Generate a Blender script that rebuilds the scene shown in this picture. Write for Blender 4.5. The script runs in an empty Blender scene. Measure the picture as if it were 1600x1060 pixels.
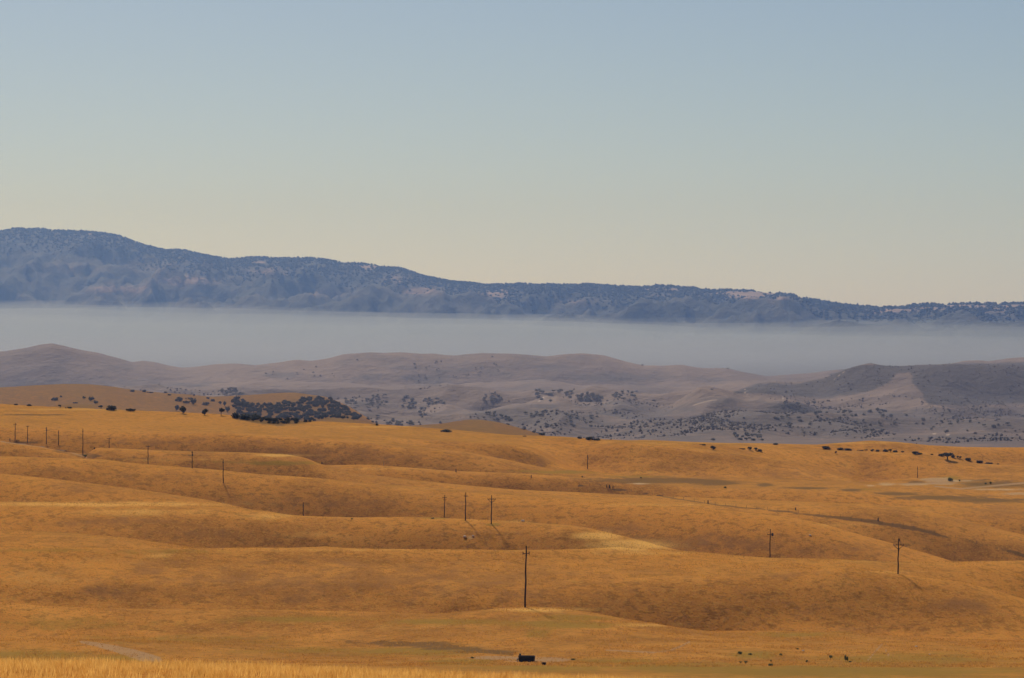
import bpy, math, random
import numpy as np
from mathutils import Vector, Matrix

# ------------------------------------------------------------------ camera, sky, sun, exposure
S = bpy.context.scene
C = S.collection
F, HX, HY = 4537.0, 800.0, 500.0            # focal length in photo pixels, principal column, horizon row
cam_data = bpy.data.cameras.new("camera")
cam = bpy.data.objects.new("camera", cam_data)
C.objects.link(cam)
cam_data.sensor_fit = 'HORIZONTAL'
cam_data.angle = 2 * math.atan(800.0 / F)
cam_data.shift_y = -30.0 / 1600.0
cam_data.clip_start, cam_data.clip_end = 0.5, 120000.0
cam.location = (0, 0, 0)
cam.rotation_euler = (math.radians(90), 0, 0)
S.camera = cam

SUN_EL, SUN_AZ = math.radians(40), math.radians(-18)      # azimuth clockwise from the view direction (+Y)
W = bpy.data.worlds.new("World")
S.world = W
W.use_nodes = True
wn = W.node_tree
sky = wn.nodes.new("ShaderNodeTexSky")
sky.sky_type = 'NISHITA'
sky.sun_disc = False
sky.sun_elevation, sky.sun_rotation = SUN_EL, SUN_AZ
sky.altitude = 300
sky.air_density, sky.dust_density, sky.ozone_density = 0.72, 0.7, 3.0
wn.links.new(sky.outputs[0], wn.nodes["Background"].inputs[0])
wn.nodes["Background"].inputs[1].default_value = 0.076

sun_data = bpy.data.lights.new("sun", 'SUN')
sun_data.energy, sun_data.angle, sun_data.color = 4.8, math.radians(4.0), (1.0, 0.93, 0.82)
sun = bpy.data.objects.new("sun", sun_data)
C.objects.link(sun)
sv = Vector((math.cos(SUN_EL) * math.sin(SUN_AZ), math.cos(SUN_EL) * math.cos(SUN_AZ), math.sin(SUN_EL)))
sun.rotation_euler = sv.to_track_quat('Z', 'Y').to_euler()
sun.location = sv * 500

S.view_settings.view_transform, S.view_settings.look = 'Standard', 'None'
S.view_settings.gamma, S.view_settings.exposure = 1.0, -0.3
S.render.engine = 'CYCLES'
S.cycles.use_denoising = True
S.cycles.max_bounces, S.cycles.diffuse_bounces, S.cycles.volume_bounces = 6, 3, 1
S.cycles.transparent_max_bounces = 8

rng = np.random.default_rng(7)
random.seed(7)

# ------------------------------------------------------------------ helpers
def tag(o, label=None, cat=None, group=None, kind=None):
    for k, v in (("label", label), ("category", cat), ("group", group), ("kind", kind)):
        if v: o[k] = v
    return o

def mesh_obj(name, V, Fc, mat, parent=None, smooth=False):
    me = bpy.data.meshes.new(name)
    me.from_pydata([tuple(v) for v in V], [], [tuple(f) for f in Fc])
    me.materials.append(mat)
    if smooth: me.polygons.foreach_set("use_smooth", np.ones(len(me.polygons), bool))
    me.update()
    o = bpy.data.objects.new(name, me)
    C.objects.link(o)
    if parent: o.parent = parent
    return o

def big_mesh(name, V, Q, mat, smooth=True):
    """fast mesh from an (n,3) vertex array and an (m,k) face array"""
    me = bpy.data.meshes.new(name)
    V = np.ascontiguousarray(V, np.float32); Q = np.ascontiguousarray(Q, np.int32)
    k = Q.shape[1]
    me.vertices.add(len(V)); me.vertices.foreach_set("co", V.ravel())
    me.loops.add(Q.size); me.loops.foreach_set("vertex_index", Q.ravel())
    me.polygons.add(len(Q))
    me.polygons.foreach_set("loop_start", np.arange(0, Q.size, k, dtype=np.int32))
    me.materials.append(mat)
    me.polygons.foreach_set("use_smooth", np.full(len(Q), smooth))
    me.update(calc_edges=True)
    o = bpy.data.objects.new(name, me)
    C.objects.link(o)
    return o

def vattr(o, name, A):
    a = o.data.attributes.new(name, 'FLOAT_COLOR', 'POINT')
    B = np.ones((len(A), 4), np.float32); B[:, :A.shape[1]] = A
    a.data.foreach_set("color", B.ravel())

def hash2(ix, iy, s):
    h = (ix * 374761393 + iy * 668265263 + s * 2147483647) & 0xffffffff
    h = ((h ^ (h >> 13)) * 1274126177) & 0xffffffff
    return ((h ^ (h >> 16)) & 0xffff) / 65535.0

def vnoise(x, y, s=0):
    x = np.asarray(x, float); y = np.asarray(y, float)
    ix, iy = np.floor(x).astype(np.int64), np.floor(y).astype(np.int64)
    fx, fy = x - ix, y - iy
    fx, fy = fx*fx*fx*(fx*(fx*6-15)+10), fy*fy*fy*(fy*(fy*6-15)+10)
    a, b = hash2(ix, iy, s), hash2(ix+1, iy, s)
    c, d = hash2(ix, iy+1, s), hash2(ix+1, iy+1, s)
    return (a*(1-fx)+b*fx)*(1-fy)+(c*(1-fx)+d*fx)*fy

def fbm(x, y, o=4, s=0):
    t, a, n = 0, 0.5, 0
    for k in range(o):
        t = t + a * (vnoise(x*2**k+17*k, y*2**k-9*k, s+k) * 2 - 1); n += a; a *= 0.5
    return t / n

# ------------------------------------------------------------------ materials
class NT:
    def __init__(s, name):
        s.m = bpy.data.materials.new(name); s.m.use_nodes = True
        s.t = s.m.node_tree; s.n = s.t.nodes; s.b = s.n["Principled BSDF"]
        s.b.inputs["Specular IOR Level"].default_value = 0.15
        s.b.inputs["Roughness"].default_value = 0.9
    def link(s, a, b): s.t.links.new(a, b)
    def pos(s): return s.n.new("ShaderNodeNewGeometry").outputs["Position"]
    def noise(s, vec, scale, detail=3, rough=0.55, stretch=None, off=0.0):
        if stretch or off:
            mp = s.n.new("ShaderNodeMapping"); mp.inputs["Scale"].default_value = stretch or (1, 1, 1)
            mp.inputs["Location"].default_value = (off, off*0.7, 0)
            s.link(vec, mp.inputs[0]); vec = mp.outputs[0]
        t = s.n.new("ShaderNodeTexNoise"); t.inputs["Scale"].default_value = scale
        t.inputs["Detail"].default_value = detail; t.inputs["Roughness"].default_value = rough
        s.link(vec, t.inputs["Vector"]); return t.outputs[0]
    def ramp(s, fac, stops):
        r = s.n.new("ShaderNodeValToRGB"); e = r.color_ramp.elements
        while len(e) < len(stops): e.new(0.5)
        for el, (p, c) in zip(e, stops): el.position = p; el.color = (*c, 1) if len(c) == 3 else c
        s.link(fac, r.inputs[0]); return r.outputs[0]
    def step(s, fac, a, b):
        r = s.n.new("ShaderNodeMapRange"); r.interpolation_type = 'SMOOTHSTEP'
        r.inputs[1].default_value, r.inputs[2].default_value = a, b
        s.link(fac, r.inputs[0]); return r.outputs[0]
    def math(s, op, a, b):
        r = s.n.new("ShaderNodeMath"); r.operation = op
        for k, v in enumerate((a, b)):
            if hasattr(v, "links"): s.link(v, r.inputs[k])
            else: r.inputs[k].default_value = v
        return r.outputs[0]
    def mix(s, fac, a, b, mode='MIX'):
        r = s.n.new("ShaderNodeMix"); r.data_type = 'RGBA'; r.blend_type = mode
        for i, v in ((0, fac), (6, a), (7, b)):
            if hasattr(v, "links"): s.link(v, r.inputs[i])
            else: r.inputs[i].default_value = v if i == 0 else (*v, 1)
        return r.outputs[2]
    def attr(s, name):
        a = s.n.new("ShaderNodeAttribute"); a.attribute_name = name
        x = s.n.new("ShaderNodeSeparateColor"); s.link(a.outputs[0], x.inputs[0]); return x.outputs
    def bump(s, h, strength, dist):
        b = s.n.new("ShaderNodeBump"); b.inputs["Strength"].default_value = strength
        b.inputs["Distance"].default_value = dist
        s.link(h, b.inputs["Height"]); s.link(b.outputs[0], s.b.inputs["Normal"])
    def color(s, c): s.link(c, s.b.inputs["Base Color"])

def patchy(t, m, n, lo=0.25, hi=0.6, k=0.9):
    """mask broken up by noise"""
    v = t.math('ADD', m, t.math('MULTIPLY', t.math('SUBTRACT', n, 0.5), k))
    return t.math('MULTIPLY', t.step(v, lo, hi), t.step(m, 0.02, 0.12))

def mat_gold():
    t = NT("dry_grassland"); p = t.pos()
    big = t.noise(p, 1/95.0, 4); mid = t.noise(p, 1/16.0, 5, 0.62); fine = t.noise(p, 1/2.6, 4, 0.7); dot = t.noise(p, 1/0.8, 2, 0.6)
    c = t.ramp(mid, [(0.28, (0.27, 0.108, 0.034)), (0.46, (0.46, 0.184, 0.044)), (0.6, (0.62, 0.252, 0.054)), (0.78, (0.72, 0.335, 0.080))])
    c = t.mix(t.step(big, 0.40, 0.66), c, (0.62, 0.247, 0.050))
    c = t.mix(t.math('MULTIPLY', t.step(fine, 0.48, 0.64), 0.6), c, (0.15, 0.066, 0.024))
    c = t.mix(t.math('MULTIPLY', t.step(dot, 0.52, 0.62), 0.45), c, (0.60, 0.31, 0.07))
    m = t.attr("patch"); m2 = t.attr("patch2")
    brk = t.noise(p, 1/6.0, 6, 0.78, off=31)
    c = t.mix(t.math('MULTIPLY', patchy(t, m2[0], brk, 0.1, 0.9, 2.4), 0.8), c, (0.27, 0.122, 0.052))    # thin dark grass, drier far soil, and shade painted onto hill faces
    c = t.mix(t.math('MULTIPLY', patchy(t, m2[1], brk, 0.1, 0.7, 0.9), 0.9), c, (0.90, 0.49, 0.125))     # pale grass, and sunlight painted onto crests and spurs
    c = t.mix(t.math('MULTIPLY', patchy(t, m[0], brk, .05, .6, 1.5), 0.8), c, (0.27, 0.175, 0.036))     # green grass
    c = t.mix(t.math('MULTIPLY', patchy(t, m[1], brk, .15, .6, 2.0), 0.9), c, (0.10, 0.064, 0.042))    # scrub and damp soil
    c = t.mix(t.math('MULTIPLY', patchy(t, m2[2], brk, 0.2, 0.7, 1.6), 0.9), c, (0.66, 0.46, 0.26))      # pale eroded bank
    c = t.mix(t.math('MULTIPLY', patchy(t, m[2], brk, 0.3, 0.5, 0.4), 0.85), c, (0.45, 0.275, 0.16))      # bare dirt
    t.color(c)
    tiny = t.noise(p, 1/0.45, 3, 0.7)
    c = t.mix(t.math('MULTIPLY', t.step(tiny, 0.53, 0.68), 0.6), c, (0.13, 0.052, 0.018))
    t.color(c)
    t.bump(t.math('ADD', t.math('MULTIPLY', fine, 0.25), dot), 0.5, 0.22)
    t.b.inputs["Specular IOR Level"].default_value = 0.0
    t.b.inputs["Sheen Weight"].default_value = 0.8
    t.b.inputs["Sheen Roughness"].default_value = 0.35
    t.b.inputs["Sheen Tint"].default_value = (0.80, 0.38, 0.075, 1)
    return t.m

def mat_valley():
    t = NT("brown_hill_scrub"); p = t.pos()
    big = t.noise(p, 1/420.0, 5); mid = t.noise(p, 1/60.0, 6, 0.65); sp = t.noise(p, 1/14.0, 4, 0.6)
    c = t.ramp(big, [(0.35, (0.125, 0.080, 0.066)), (0.55, (0.19, 0.122, 0.088)), (0.7, (0.245, 0.155, 0.105))])
    m = t.attr("patch"); m2 = t.attr("patch2")
    brk = t.noise(p, 1/45.0, 6, 0.7, off=77)
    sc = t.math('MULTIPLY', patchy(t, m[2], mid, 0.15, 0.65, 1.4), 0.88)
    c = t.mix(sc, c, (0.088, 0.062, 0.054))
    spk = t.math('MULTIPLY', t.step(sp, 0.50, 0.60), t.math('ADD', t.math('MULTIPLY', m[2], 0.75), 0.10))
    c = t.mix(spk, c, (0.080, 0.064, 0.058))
    m3 = t.noise(p, 1/110.0, 6, 0.7, (1, .6, 1), 13)
    c = t.mix(t.math('MULTIPLY', t.step(m3, 0.50, 0.60), 0.55), c, (0.185, 0.118, 0.085))
    c = t.mix(t.math('MULTIPLY', t.step(m3, 0.50, 0.38), 0.5), c, (0.085, 0.064, 0.060))
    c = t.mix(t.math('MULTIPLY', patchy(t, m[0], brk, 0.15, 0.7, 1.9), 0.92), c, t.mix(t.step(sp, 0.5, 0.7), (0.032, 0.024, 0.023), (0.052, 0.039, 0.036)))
    c = t.mix(t.math('MULTIPLY', patchy(t, m2[0], brk, 0.25, 0.8, 1.4), 0.75), c, (0.155, 0.100, 0.074))
    c = t.mix(t.math('MULTIPLY', t.step(m[1], 0.3, 0.8), 0.85), c, (0.40, 0.29, 0.21))
    t.color(c); t.bump(t.math('ADD', mid, t.math('MULTIPLY', sp, 0.4)), 0.9, 9.0)
    return t.m

def mat_mountain():
    t = NT("mountain_chaparral"); p = t.pos()
    a = t.noise(p, 1/1500.0, 6, 0.62); b = t.noise(p, 1/260.0, 6, 0.68); d = t.noise(p, 1/70.0, 4, 0.65)
    m = t.attr("patch")
    v = t.math('ADD', t.math('ADD', t.math('MULTIPLY', a, 0.5), t.math('MULTIPLY', b, 0.6)), t.math('ADD', t.math('MULTIPLY', m[0], 0.5), t.math('MULTIPLY', d, 0.22)))
    c = t.ramp(v, [(0.60, (0.018, 0.023, 0.024)), (0.80, (0.056, 0.048, 0.045)), (0.93, (0.13, 0.092, 0.078)), (1.0, (0.27, 0.18, 0.145))])
    t.color(c); t.bump(b, 1.0, 60)
    return t.m

def mat_leaf(name, c1, c2, s=0.6):
    t = NT(name); p = t.n.new("ShaderNodeTexCoord").outputs["Object"]
    t.color(t.ramp(t.noise(p, s, 3), [(0.35, c1), (0.65, c2)])); t.b.inputs["Roughness"].default_value = 0.75
    tr_ = t.n.new("ShaderNodeBsdfTranslucent"); t.link(t.b.inputs["Base Color"].links[0].from_socket, tr_.inputs[0])
    mx = t.n.new("ShaderNodeMixShader"); mx.inputs[0].default_value = .35
    t.link(t.b.outputs[0], mx.inputs[1]); t.link(tr_.outputs[0], mx.inputs[2]); t.link(mx.outputs[0], t.n["Material Output"].inputs[0])
    return t.m

def mat_plain(name, c1, c2, scale=4.0, stretch=None, rough=0.8, bump=0.0):
    t = NT(name); p = t.n.new("ShaderNodeTexCoord").outputs["Object"]
    n = t.noise(p, scale, 5, 0.65, stretch)
    t.color(t.ramp(n, [(0.35, c1), (0.65, c2)])); t.b.inputs["Roughness"].default_value = rough
    if bump: t.bump(n, 0.6, bump)
    return t.m

GOLD, VALLEY, MOUNT = mat_gold(), mat_valley(), mat_mountain()
OAK = mat_leaf("oak_leaves", (0.046, 0.048, 0.036), (0.095, 0.094, 0.068))
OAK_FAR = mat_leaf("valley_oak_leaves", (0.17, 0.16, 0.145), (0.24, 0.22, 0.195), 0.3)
SHRUB = mat_leaf("shrub_leaves", (0.12, 0.135, 0.045), (0.2, 0.205, 0.08), 2.0)
RUST = mat_leaf("rusty_shrub_leaves", (0.10, 0.05, 0.035), (0.17, 0.085, 0.055), 2.0)
BARK = mat_plain("bark", (0.03, 0.025, 0.02), (0.07, 0.06, 0.05), 6, (1, 1, 0.2))
WOOD = mat_plain("weathered_pole_wood", (0.022, 0.016, 0.014), (0.055, 0.038, 0.03), 5, (1, 1, 0.12), 0.85, 0.02)
POSTW = mat_plain("fence_post_wood", (0.05, 0.035, 0.026), (0.10, 0.07, 0.05), 7, (1, 1, 0.2))
CERAM = mat_plain("glazed_insulator", (0.05, 0.035, 0.03), (0.09, 0.06, 0.05), 9, None, 0.25)
METAL = mat_plain("dark_painted_metal", (0.02, 0.02, 0.022), (0.045, 0.042, 0.042), 3, None, 0.55)
PALE = mat_plain("pale_metal", (0.28, 0.26, 0.24), (0.4, 0.37, 0.33), 4, None, 0.5)
STONE = mat_plain("pale_stone", (0.66, 0.54, 0.40), (0.82, 0.72, 0.58), 3, None, 0.9, 0.05)
RUBBER = mat_plain("black_rubber", (0.014, 0.014, 0.015), (0.03, 0.029, 0.03), 6, None, 0.7)
WATER = mat_plain("trough_water", (0.012, 0.014, 0.014), (0.02, 0.022, 0.02), 2, None, 0.05)
WIRE = mat_plain("fence_wire_steel", (0.06, 0.05, 0.045), (0.10, 0.085, 0.075), 6, None, 0.6)
SNAG = mat_plain("bleached_dead_wood", (0.30, 0.22, 0.15), (0.5, 0.4, 0.3), 5, (1, 1, 0.2))

# ------------------------------------------------------------------ terrain sheets
def line(pts, X, sm=0):
    p = np.array(pts, float)
    if sm <= 0: return np.interp(X, p[:, 0], p[:, 1])
    acc = 0; w = 0
    for k in np.linspace(-2, 2, 17):
        g = math.exp(-k*k/2); acc = acc + g*np.interp(X + k*sm, p[:, 0], p[:, 1]); w += g
    return acc / w

def pchip_slopes(x, y):
    h = np.diff(x, axis=0); dl = np.diff(y, axis=0) / h
    m = np.zeros_like(y)
    w1 = 2*h[1:] + h[:-1]; w2 = h[1:] + 2*h[:-1]
    same = dl[:-1] * dl[1:] > 0
    with np.errstate(divide='ignore', invalid='ignore'):
        hm = (w1 + w2) / (w1/dl[:-1] + w2/dl[1:])
    m[1:-1] = np.where(same, hm, 0.0)
    m[0] = dl[0]; m[-1] = dl[-1]
    return h, m

class Sheet:
    """rolling ground: crest lines at real distances, joined by smooth faces and hollows"""
    def __init__(self, X, ridges, rows=(8, 16)):
        self.X = X; n = len(X)
        D, Y, N = [], [], []
        prev = None
        for r in ridges:
            sm = r.get('sm', 6)
            y = line(r['y'], X, sm); d = line(r['d'], X, 20)
            if prev is not None:
                dip = line(r['dip'], X, 10) if isinstance(r['dip'], list) else np.full(n, float(r['dip']))
                fr = r.get('fr', 0.68)
                s = np.clip(dip / 2.0, 0, 1)
                yv = s * (np.maximum(y, prev[1]) + dip) + (1 - s) * (prev[1] + (y - prev[1]) * fr)
                D.append(prev[0] + (d - prev[0]) * fr); Y.append(yv); N += [r.get('n0', rows[0]), r.get('n1', rows[1])]
            D.append(d); Y.append(y)
            prev = (d, y)
        D, Y = np.array(D), np.array(Y)
        h, m = pchip_slopes(D, Y)
        dd, yy = [], []
        cv = [np.zeros(n)]
        for r in ridges[1:]:
            dip = line(r['dip'], X, 10) if isinstance(r['dip'], list) else np.full(n, float(r['dip']))
            cv += [np.zeros(n), np.clip(dip/5, 0, 1) * r.get('cv', .75)]
        cv = cv[1:]
        for i, k in enumerate(N):
            for j in range(k):
                t = j / k
                dd.append(D[i] + h[i]*t)
                yy.append((2*t**3-3*t**2+1)*Y[i] + (t**3-2*t**2+t)*h[i]*m[i] + (-2*t**3+3*t**2)*Y[i+1] + (t**3-t**2)*h[i]*m[i+1])
                yy[-1] = yy[-1]*(1-cv[i]) + cv[i]*(Y[i] + (Y[i+1]-Y[i])*(1-(1-t)**2.1))
        dd.append(D[-1]); yy.append(Y[-1])
        self.d, self.y = np.array(dd), np.array(yy)
        self.xx = np.broadcast_to(X, self.d.shape)
    def world(self):
        x = (self.xx - HX) / F * self.d
        return np.stack([x, self.d, -(self.y - HY) / F * self.d], -1)
    def build(self, name, mat, extra=None):
        R, n = self.d.shape
        V = self.world().reshape(-1, 3)
        a = (np.arange(R-1)[:, None] * n + np.arange(n-1)[None, :]).ravel()
        Q = np.stack([a, a+1, a+n+1, a+n], 1)
        self.nv = len(V)
        if extra is not None:
            Q = np.vstack([Q, extra[1] + len(V)]); V = np.vstack([V, extra[0]])
        return big_mesh(name, V, Q, mat)
    def hit(self, X, Y):
        """first point of the ground on the line of sight through photo position (X, Y)"""
        f = np.interp(X, self.X, np.arange(len(self.X)))
        i = int(min(max(math.floor(f), 0), len(self.X)-2)); t = f - i
        y = self.y[:, i]*(1-t) + self.y[:, i+1]*t
        d = self.d[:, i]*(1-t) + self.d[:, i+1]*t
        k = np.nonzero(y <= Y)[0]
        if not len(k): k = len(y)-1
        else: k = k[0]
        if k > 0 and y[k] <= Y < y[k-1]:
            q = (y[k-1]-Y) / (y[k-1]-y[k]); dist = d[k-1] + (d[k]-d[k-1])*q; yv = Y
        else: dist, yv = d[k], y[k]
        return Vector(((X-HX)/F*dist, dist, -(yv-HY)/F*dist))

XS = np.unique(np.concatenate([np.arange(-1200, -40, 16), np.arange(-40, 1641, 3.5), np.arange(1641, 2801, 16)]))
sw = lambda a, b, lo, hi: [(a, lo), (b, hi)]

GR = [
 dict(y=[(0, 1230)], d=[(0, 95)]),
 dict(y=[(-400, 1038), (0, 1041), (200, 1042), (300, 1046), (500, 1053), (700, 1062), (900, 1068), (1200, 1080), (1600, 1092)], d=[(0, 150)], dip=0, fr=.5),
 dict(y=[(0, 1036)], d=[(0, 472)], dip=45, fr=.5, n1=26),
 dict(y=[(-200, 1002), (0, 1003), (100, 1003), (200, 1004), (300, 1007), (400, 1015), (475, 1019), (575, 1024), (700, 1014), (900, 1008), (1600, 1018)], d=[(0, 508)], dip=0, fr=.5, n0=8, n1=8),
 dict(y=[(-200, 930), (0, 940), (80, 947), (200, 951), (400, 953), (560, 957), (680, 961), (760, 954), (820, 949), (870, 952), (930, 960), (1000, 973), (1060, 983), (1110, 989), (1200, 988), (1300, 991), (1400, 996), (1500, 1001), (1600, 1004), (1800, 1010)],
      d=[(0, 560), (820, 567), (1600, 556)], dip=[(250, 1.5), (600, 0), (900, 0)], fr=.55, n0=12, n1=16),
 dict(y=[(0, 903), (300, 906), (800, 908), (1200, 897), (1280, 888), (1320, 887), (1404, 897), (1500, 908), (1550, 921), (1600, 935), (1700, 968), (1900, 1010)], d=[(0, 582), (800, 593), (1400, 607)],
      dip=[(0, 3), (650, 2.5), (720, 6), (1000, 10), (1130, 5), (1250, 2.2), (1600, 2)], fr=.3, n0=12, n1=22),
 dict(y=[(-300, 850), (0, 857), (310, 857), (400, 856.5), (520, 857), (700, 859.5), (800, 861.5), (900, 859.5), (1000, 859), (1080, 862.5), (1200, 872), (1300, 873), (1400, 877), (1487, 877), (1600, 876), (1800, 880)],
      d=[(0, 606), (800, 620), (1400, 665), (1600, 675)], dip=[(1240, 0), (1380, 8), (1600, 14)], fr=.5, n0=12, n1=16),
 dict(y=[(-200, 818), (0, 826), (100, 831), (200, 839), (260, 848), (310, 857), (420, 880), (600, 905), (1000, 910), (1600, 910)], d=[(0, 700)], dip=22, fr=.5),
 dict(y=[(-300, 778), (0, 783), (100, 784), (200, 787), (300, 790.5), (370, 793), (400, 797), (440, 803), (475, 805.5), (560, 808), (640, 808), (700, 810), (760, 813), (800, 815), (870, 820), (930, 830), (1000, 845), (1050, 857), (1085, 865), (1150, 885), (1300, 920), (1600, 930)],
      d=[(0, 775), (768, 765), (1600, 730)], dip=[(0, 22), (380, 20), (600, 18), (1200, 16)], fr=.45, n1=26),
 dict(y=[(-300, 728), (0, 740), (50, 745), (125, 754), (212, 765), (275, 774), (325, 782), (390, 796), (460, 830), (700, 870), (1100, 900), (1600, 950)], d=[(0, 845), (700, 800), (1600, 745)], dip=18, fr=.5),
 dict(y=[(-300, 705), (0, 713), (155, 717), (225, 725), (300, 731), (350, 735), (400, 740), (500, 746), (575, 754), (625, 761), (675, 765), (800, 772), (900, 781), (1000, 787), (1050, 792), (1125, 796), (1200, 803), (1250, 809), (1300, 821), (1350, 836.5), (1412, 853), (1450, 864.5), (1490, 877), (1560, 900), (1700, 960)],
      d=[(0, 905), (800, 900), (1100, 880), (1400, 860), (1600, 850)], dip=[(0, 26), (600, 28), (1200, 26)], fr=.5, n1=22),
 dict(y=[(0, 735), (500, 750), (900, 775), (1200, 787), (1350, 788), (1437, 797), (1500, 812), (1550, 824), (1600, 836), (1800, 880)], d=[(0, 950), (900, 955), (1437, 950), (1600, 940)], dip=[(0, 10), (1000, 10), (1250, 20), (1500, 26)], fr=.5, n1=20),
 dict(y=[(-300, 684), (0, 690), (60, 698), (100, 706), (130, 714), (150, 700), (170, 701), (225, 704), (300, 706), (400, 709), (450, 712), (475, 716), (500, 726), (560, 742), (800, 765), (1600, 800)], d=[(0, 1005)], dip=16, sm=4, fr=.5),
 dict(y=[(0, 698), (200, 715), (400, 727), (450, 730), (500, 727), (575, 726.5), (650, 732), (712, 737), (800, 740), (900, 746), (950, 750), (1025, 757), (1100, 763), (1200, 763), (1260, 765), (1330, 767), (1400, 774), (1450, 779), (1520, 785), (1600, 788), (1800, 795)],
      d=[(0, 1060), (800, 1050), (1300, 1060)], dip=[(0, 10), (400, 10), (600, 16), (1000, 18), (1250, 6), (1600, 6)], fr=.55),
 dict(y=[(-300, 660), (0, 666), (75, 668), (120, 672), (200, 676), (350, 676.5), (400, 680), (525, 686), (600, 694), (650, 700), (725, 707), (775, 716), (800, 721), (850, 732), (950, 742), (1100, 752), (1300, 757), (1600, 765)], d=[(0, 1130), (800, 1110), (1600, 1130)], dip=[(0, 15), (800, 14), (1000, 1), (1600, 1)], fr=.55, n1=20),
 dict(y=[(0, 655), (500, 676), (700, 689), (800, 695), (837, 705), (862, 719), (887, 732), (920, 742), (1000, 745), (1200, 748), (1347, 757), (1600, 758)], d=[(0, 1155), (800, 1145), (1600, 1150)], dip=[(0, 0), (600, 0), (760, 3), (860, 4), (960, 0), (1600, 0)], fr=.5),
 dict(y=[(0, 648), (500, 672), (700, 683), (800, 690), (900, 705), (950, 697), (985, 692), (1025, 696), (1100, 704), (1200, 717.5), (1275, 730), (1312, 742), (1347, 756), (1420, 750), (1600, 742)], d=[(0, 1178), (1000, 1185), (1350, 1175), (1600, 1180)], dip=[(0, 0), (800, 0), (900, 1), (1000, 0), (1400, 0)], fr=.5, n1=22),
 dict(y=[(0, 640), (500, 667), (800, 684), (980, 690.5), (1100, 694), (1200, 699), (1307, 703), (1400, 707), (1450, 710), (1525, 724), (1600, 727.5), (1800, 735)], d=[(0, 1200), (1100, 1206), (1300, 1250), (1600, 1245)], dip=[(0, 0), (1000, 0), (1150, 1.5), (1300, 2.5), (1500, 2), (1600, 2)], fr=.4),
 dict(y=[(-300, 624), (0, 632), (50, 635), (100, 638), (160, 641), (200, 643), (280, 646), (350, 650), (400, 656), (450, 658), (520, 661), (600, 665), (700, 672), (800, 681), (880, 683), (930, 686), (970, 688), (1012, 687), (1062, 689), (1125, 691), (1200, 692), (1275, 694), (1325, 691), (1360, 688), (1400, 690), (1450, 695), (1500, 698), (1600, 700), (1800, 704)],
      d=[(0, 1226), (800, 1236), (1200, 1280), (1600, 1310)], dip=[(0, 0), (1000, 0), (1300, 3), (1600, 2)], fr=.5),
 dict(y=[(-100, 645), (0, 645), (60, 638), (115, 631), (150, 632), (190, 640), (300, 660), (440, 662), (480, 657), (520, 651.5), (550, 653.5), (590, 664), (620, 667), (690, 662), (730, 656), (750, 656), (780, 660), (820, 671), (860, 684), (950, 700), (1600, 712)], d=[(0, 2400)], dip=8, fr=.5),
 dict(y=[(-300, 612), (0, 605), (50, 602), (100, 600), (137, 600), (170, 603), (200, 608), (250, 613), (300, 617), (330, 620), (380, 617.5), (430, 614), (460, 613), (480, 616), (510, 620), (540, 632), (570, 650), (592, 665), (640, 690), (800, 705), (1600, 715)], d=[(0, 3000)], dip=4, fr=.35, n1=22),
 dict(y=[(0, 690), (1600, 740)], d=[(0, 3350)], dip=10),
]
ground = Sheet(XS, GR)
xw = (ground.xx - HX) / F * ground.d
und = fbm(xw/42.0, ground.d/42.0, 4, 3) * 0.8 + fbm(xw/130.0, ground.d/90.0, 2, 9) * 1.5
und *= np.clip((ground.d - 430) / 200, 0.15, 1)
ground.y = ground.y - und * F / ground.d * 0.42

def seg_dist(X, Y, pts, ys=1.0):
    best = np.full(X.shape, 1e9); tt = np.zeros(X.shape)
    L = len(pts)
    for i in range(L-1):
        (ax, ay), (bx, by) = pts[i][:2], pts[i+1][:2]
        dx, dy = bx-ax, (by-ay)*ys
        t = np.clip(((X-ax)*dx + (Y-ay)*ys*dy) / (dx*dx+dy*dy+1e-9), 0, 1)
        q = np.hypot(X-ax-t*dx, (Y-ay)*ys-t*dy)
        m = q < best
        best = np.where(m, q, best); tt = np.where(m, (i+t)/(L-1), tt)
    return best, tt

def spur(sh, pts, w, h):
    q, t = seg_dist(sh.xx, sh.y, pts, 1.6)
    sh.y = sh.y - h * np.exp(-(q/w)**2) * np.clip(np.minimum(t, 1-t)*6, 0, 1)

spur(ground, [(395, 800), (430, 820), (480, 840), (540, 858)], 22, 3.0)
spur(ground, [(60, 945), (140, 915), (220, 880), (300, 858)], 20, 2.5)
spur(ground, [(870, 822), (910, 832), (950, 848), (985, 862)], 20, 2.5)
spur(ground, [(560, 900), (600, 925), (610, 952)], 26, 1.5)
spur(ground, [(1240, 905), (1290, 935), (1310, 970)], 30, 1.5)

def blob(sh, items):
    m = np.zeros(sh.xx.shape)
    for (cx, cy, rx, ry, *a) in items:
        q = ((sh.xx-cx)/rx)**2 + ((sh.y-cy)/ry)**2
        m = np.maximum(m, np.exp(-q*1.2) * (a[0] if a else 1.0))
    return m

def stroke(sh, pts, w0, w1, a=1.0):
    q, t = seg_dist(sh.xx, sh.y, pts, 1.0)
    w = w0 + (w1-w0)*t
    return a * np.clip(1.35 - q/np.maximum(w, .1)*0.9, 0, 1)

def poly_mask(sh, pts, soft=3.0):
    X, Y = sh.xx, sh.y
    ins = np.zeros(X.shape, bool); n = len(pts)
    for i in range(n):
        (ax, ay), (bx, by) = pts[i], pts[(i+1) % n]
        c = ((ay > Y) != (by > Y)) & (X < (bx-ax)*(Y-ay)/(by-ay+1e-9) + ax)
        ins ^= c
    q, _ = seg_dist(X, Y, pts + [pts[0]])
    return np.clip(0.5 + np.where(ins, q, -q)/(2*soft), 0, 1)

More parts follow.
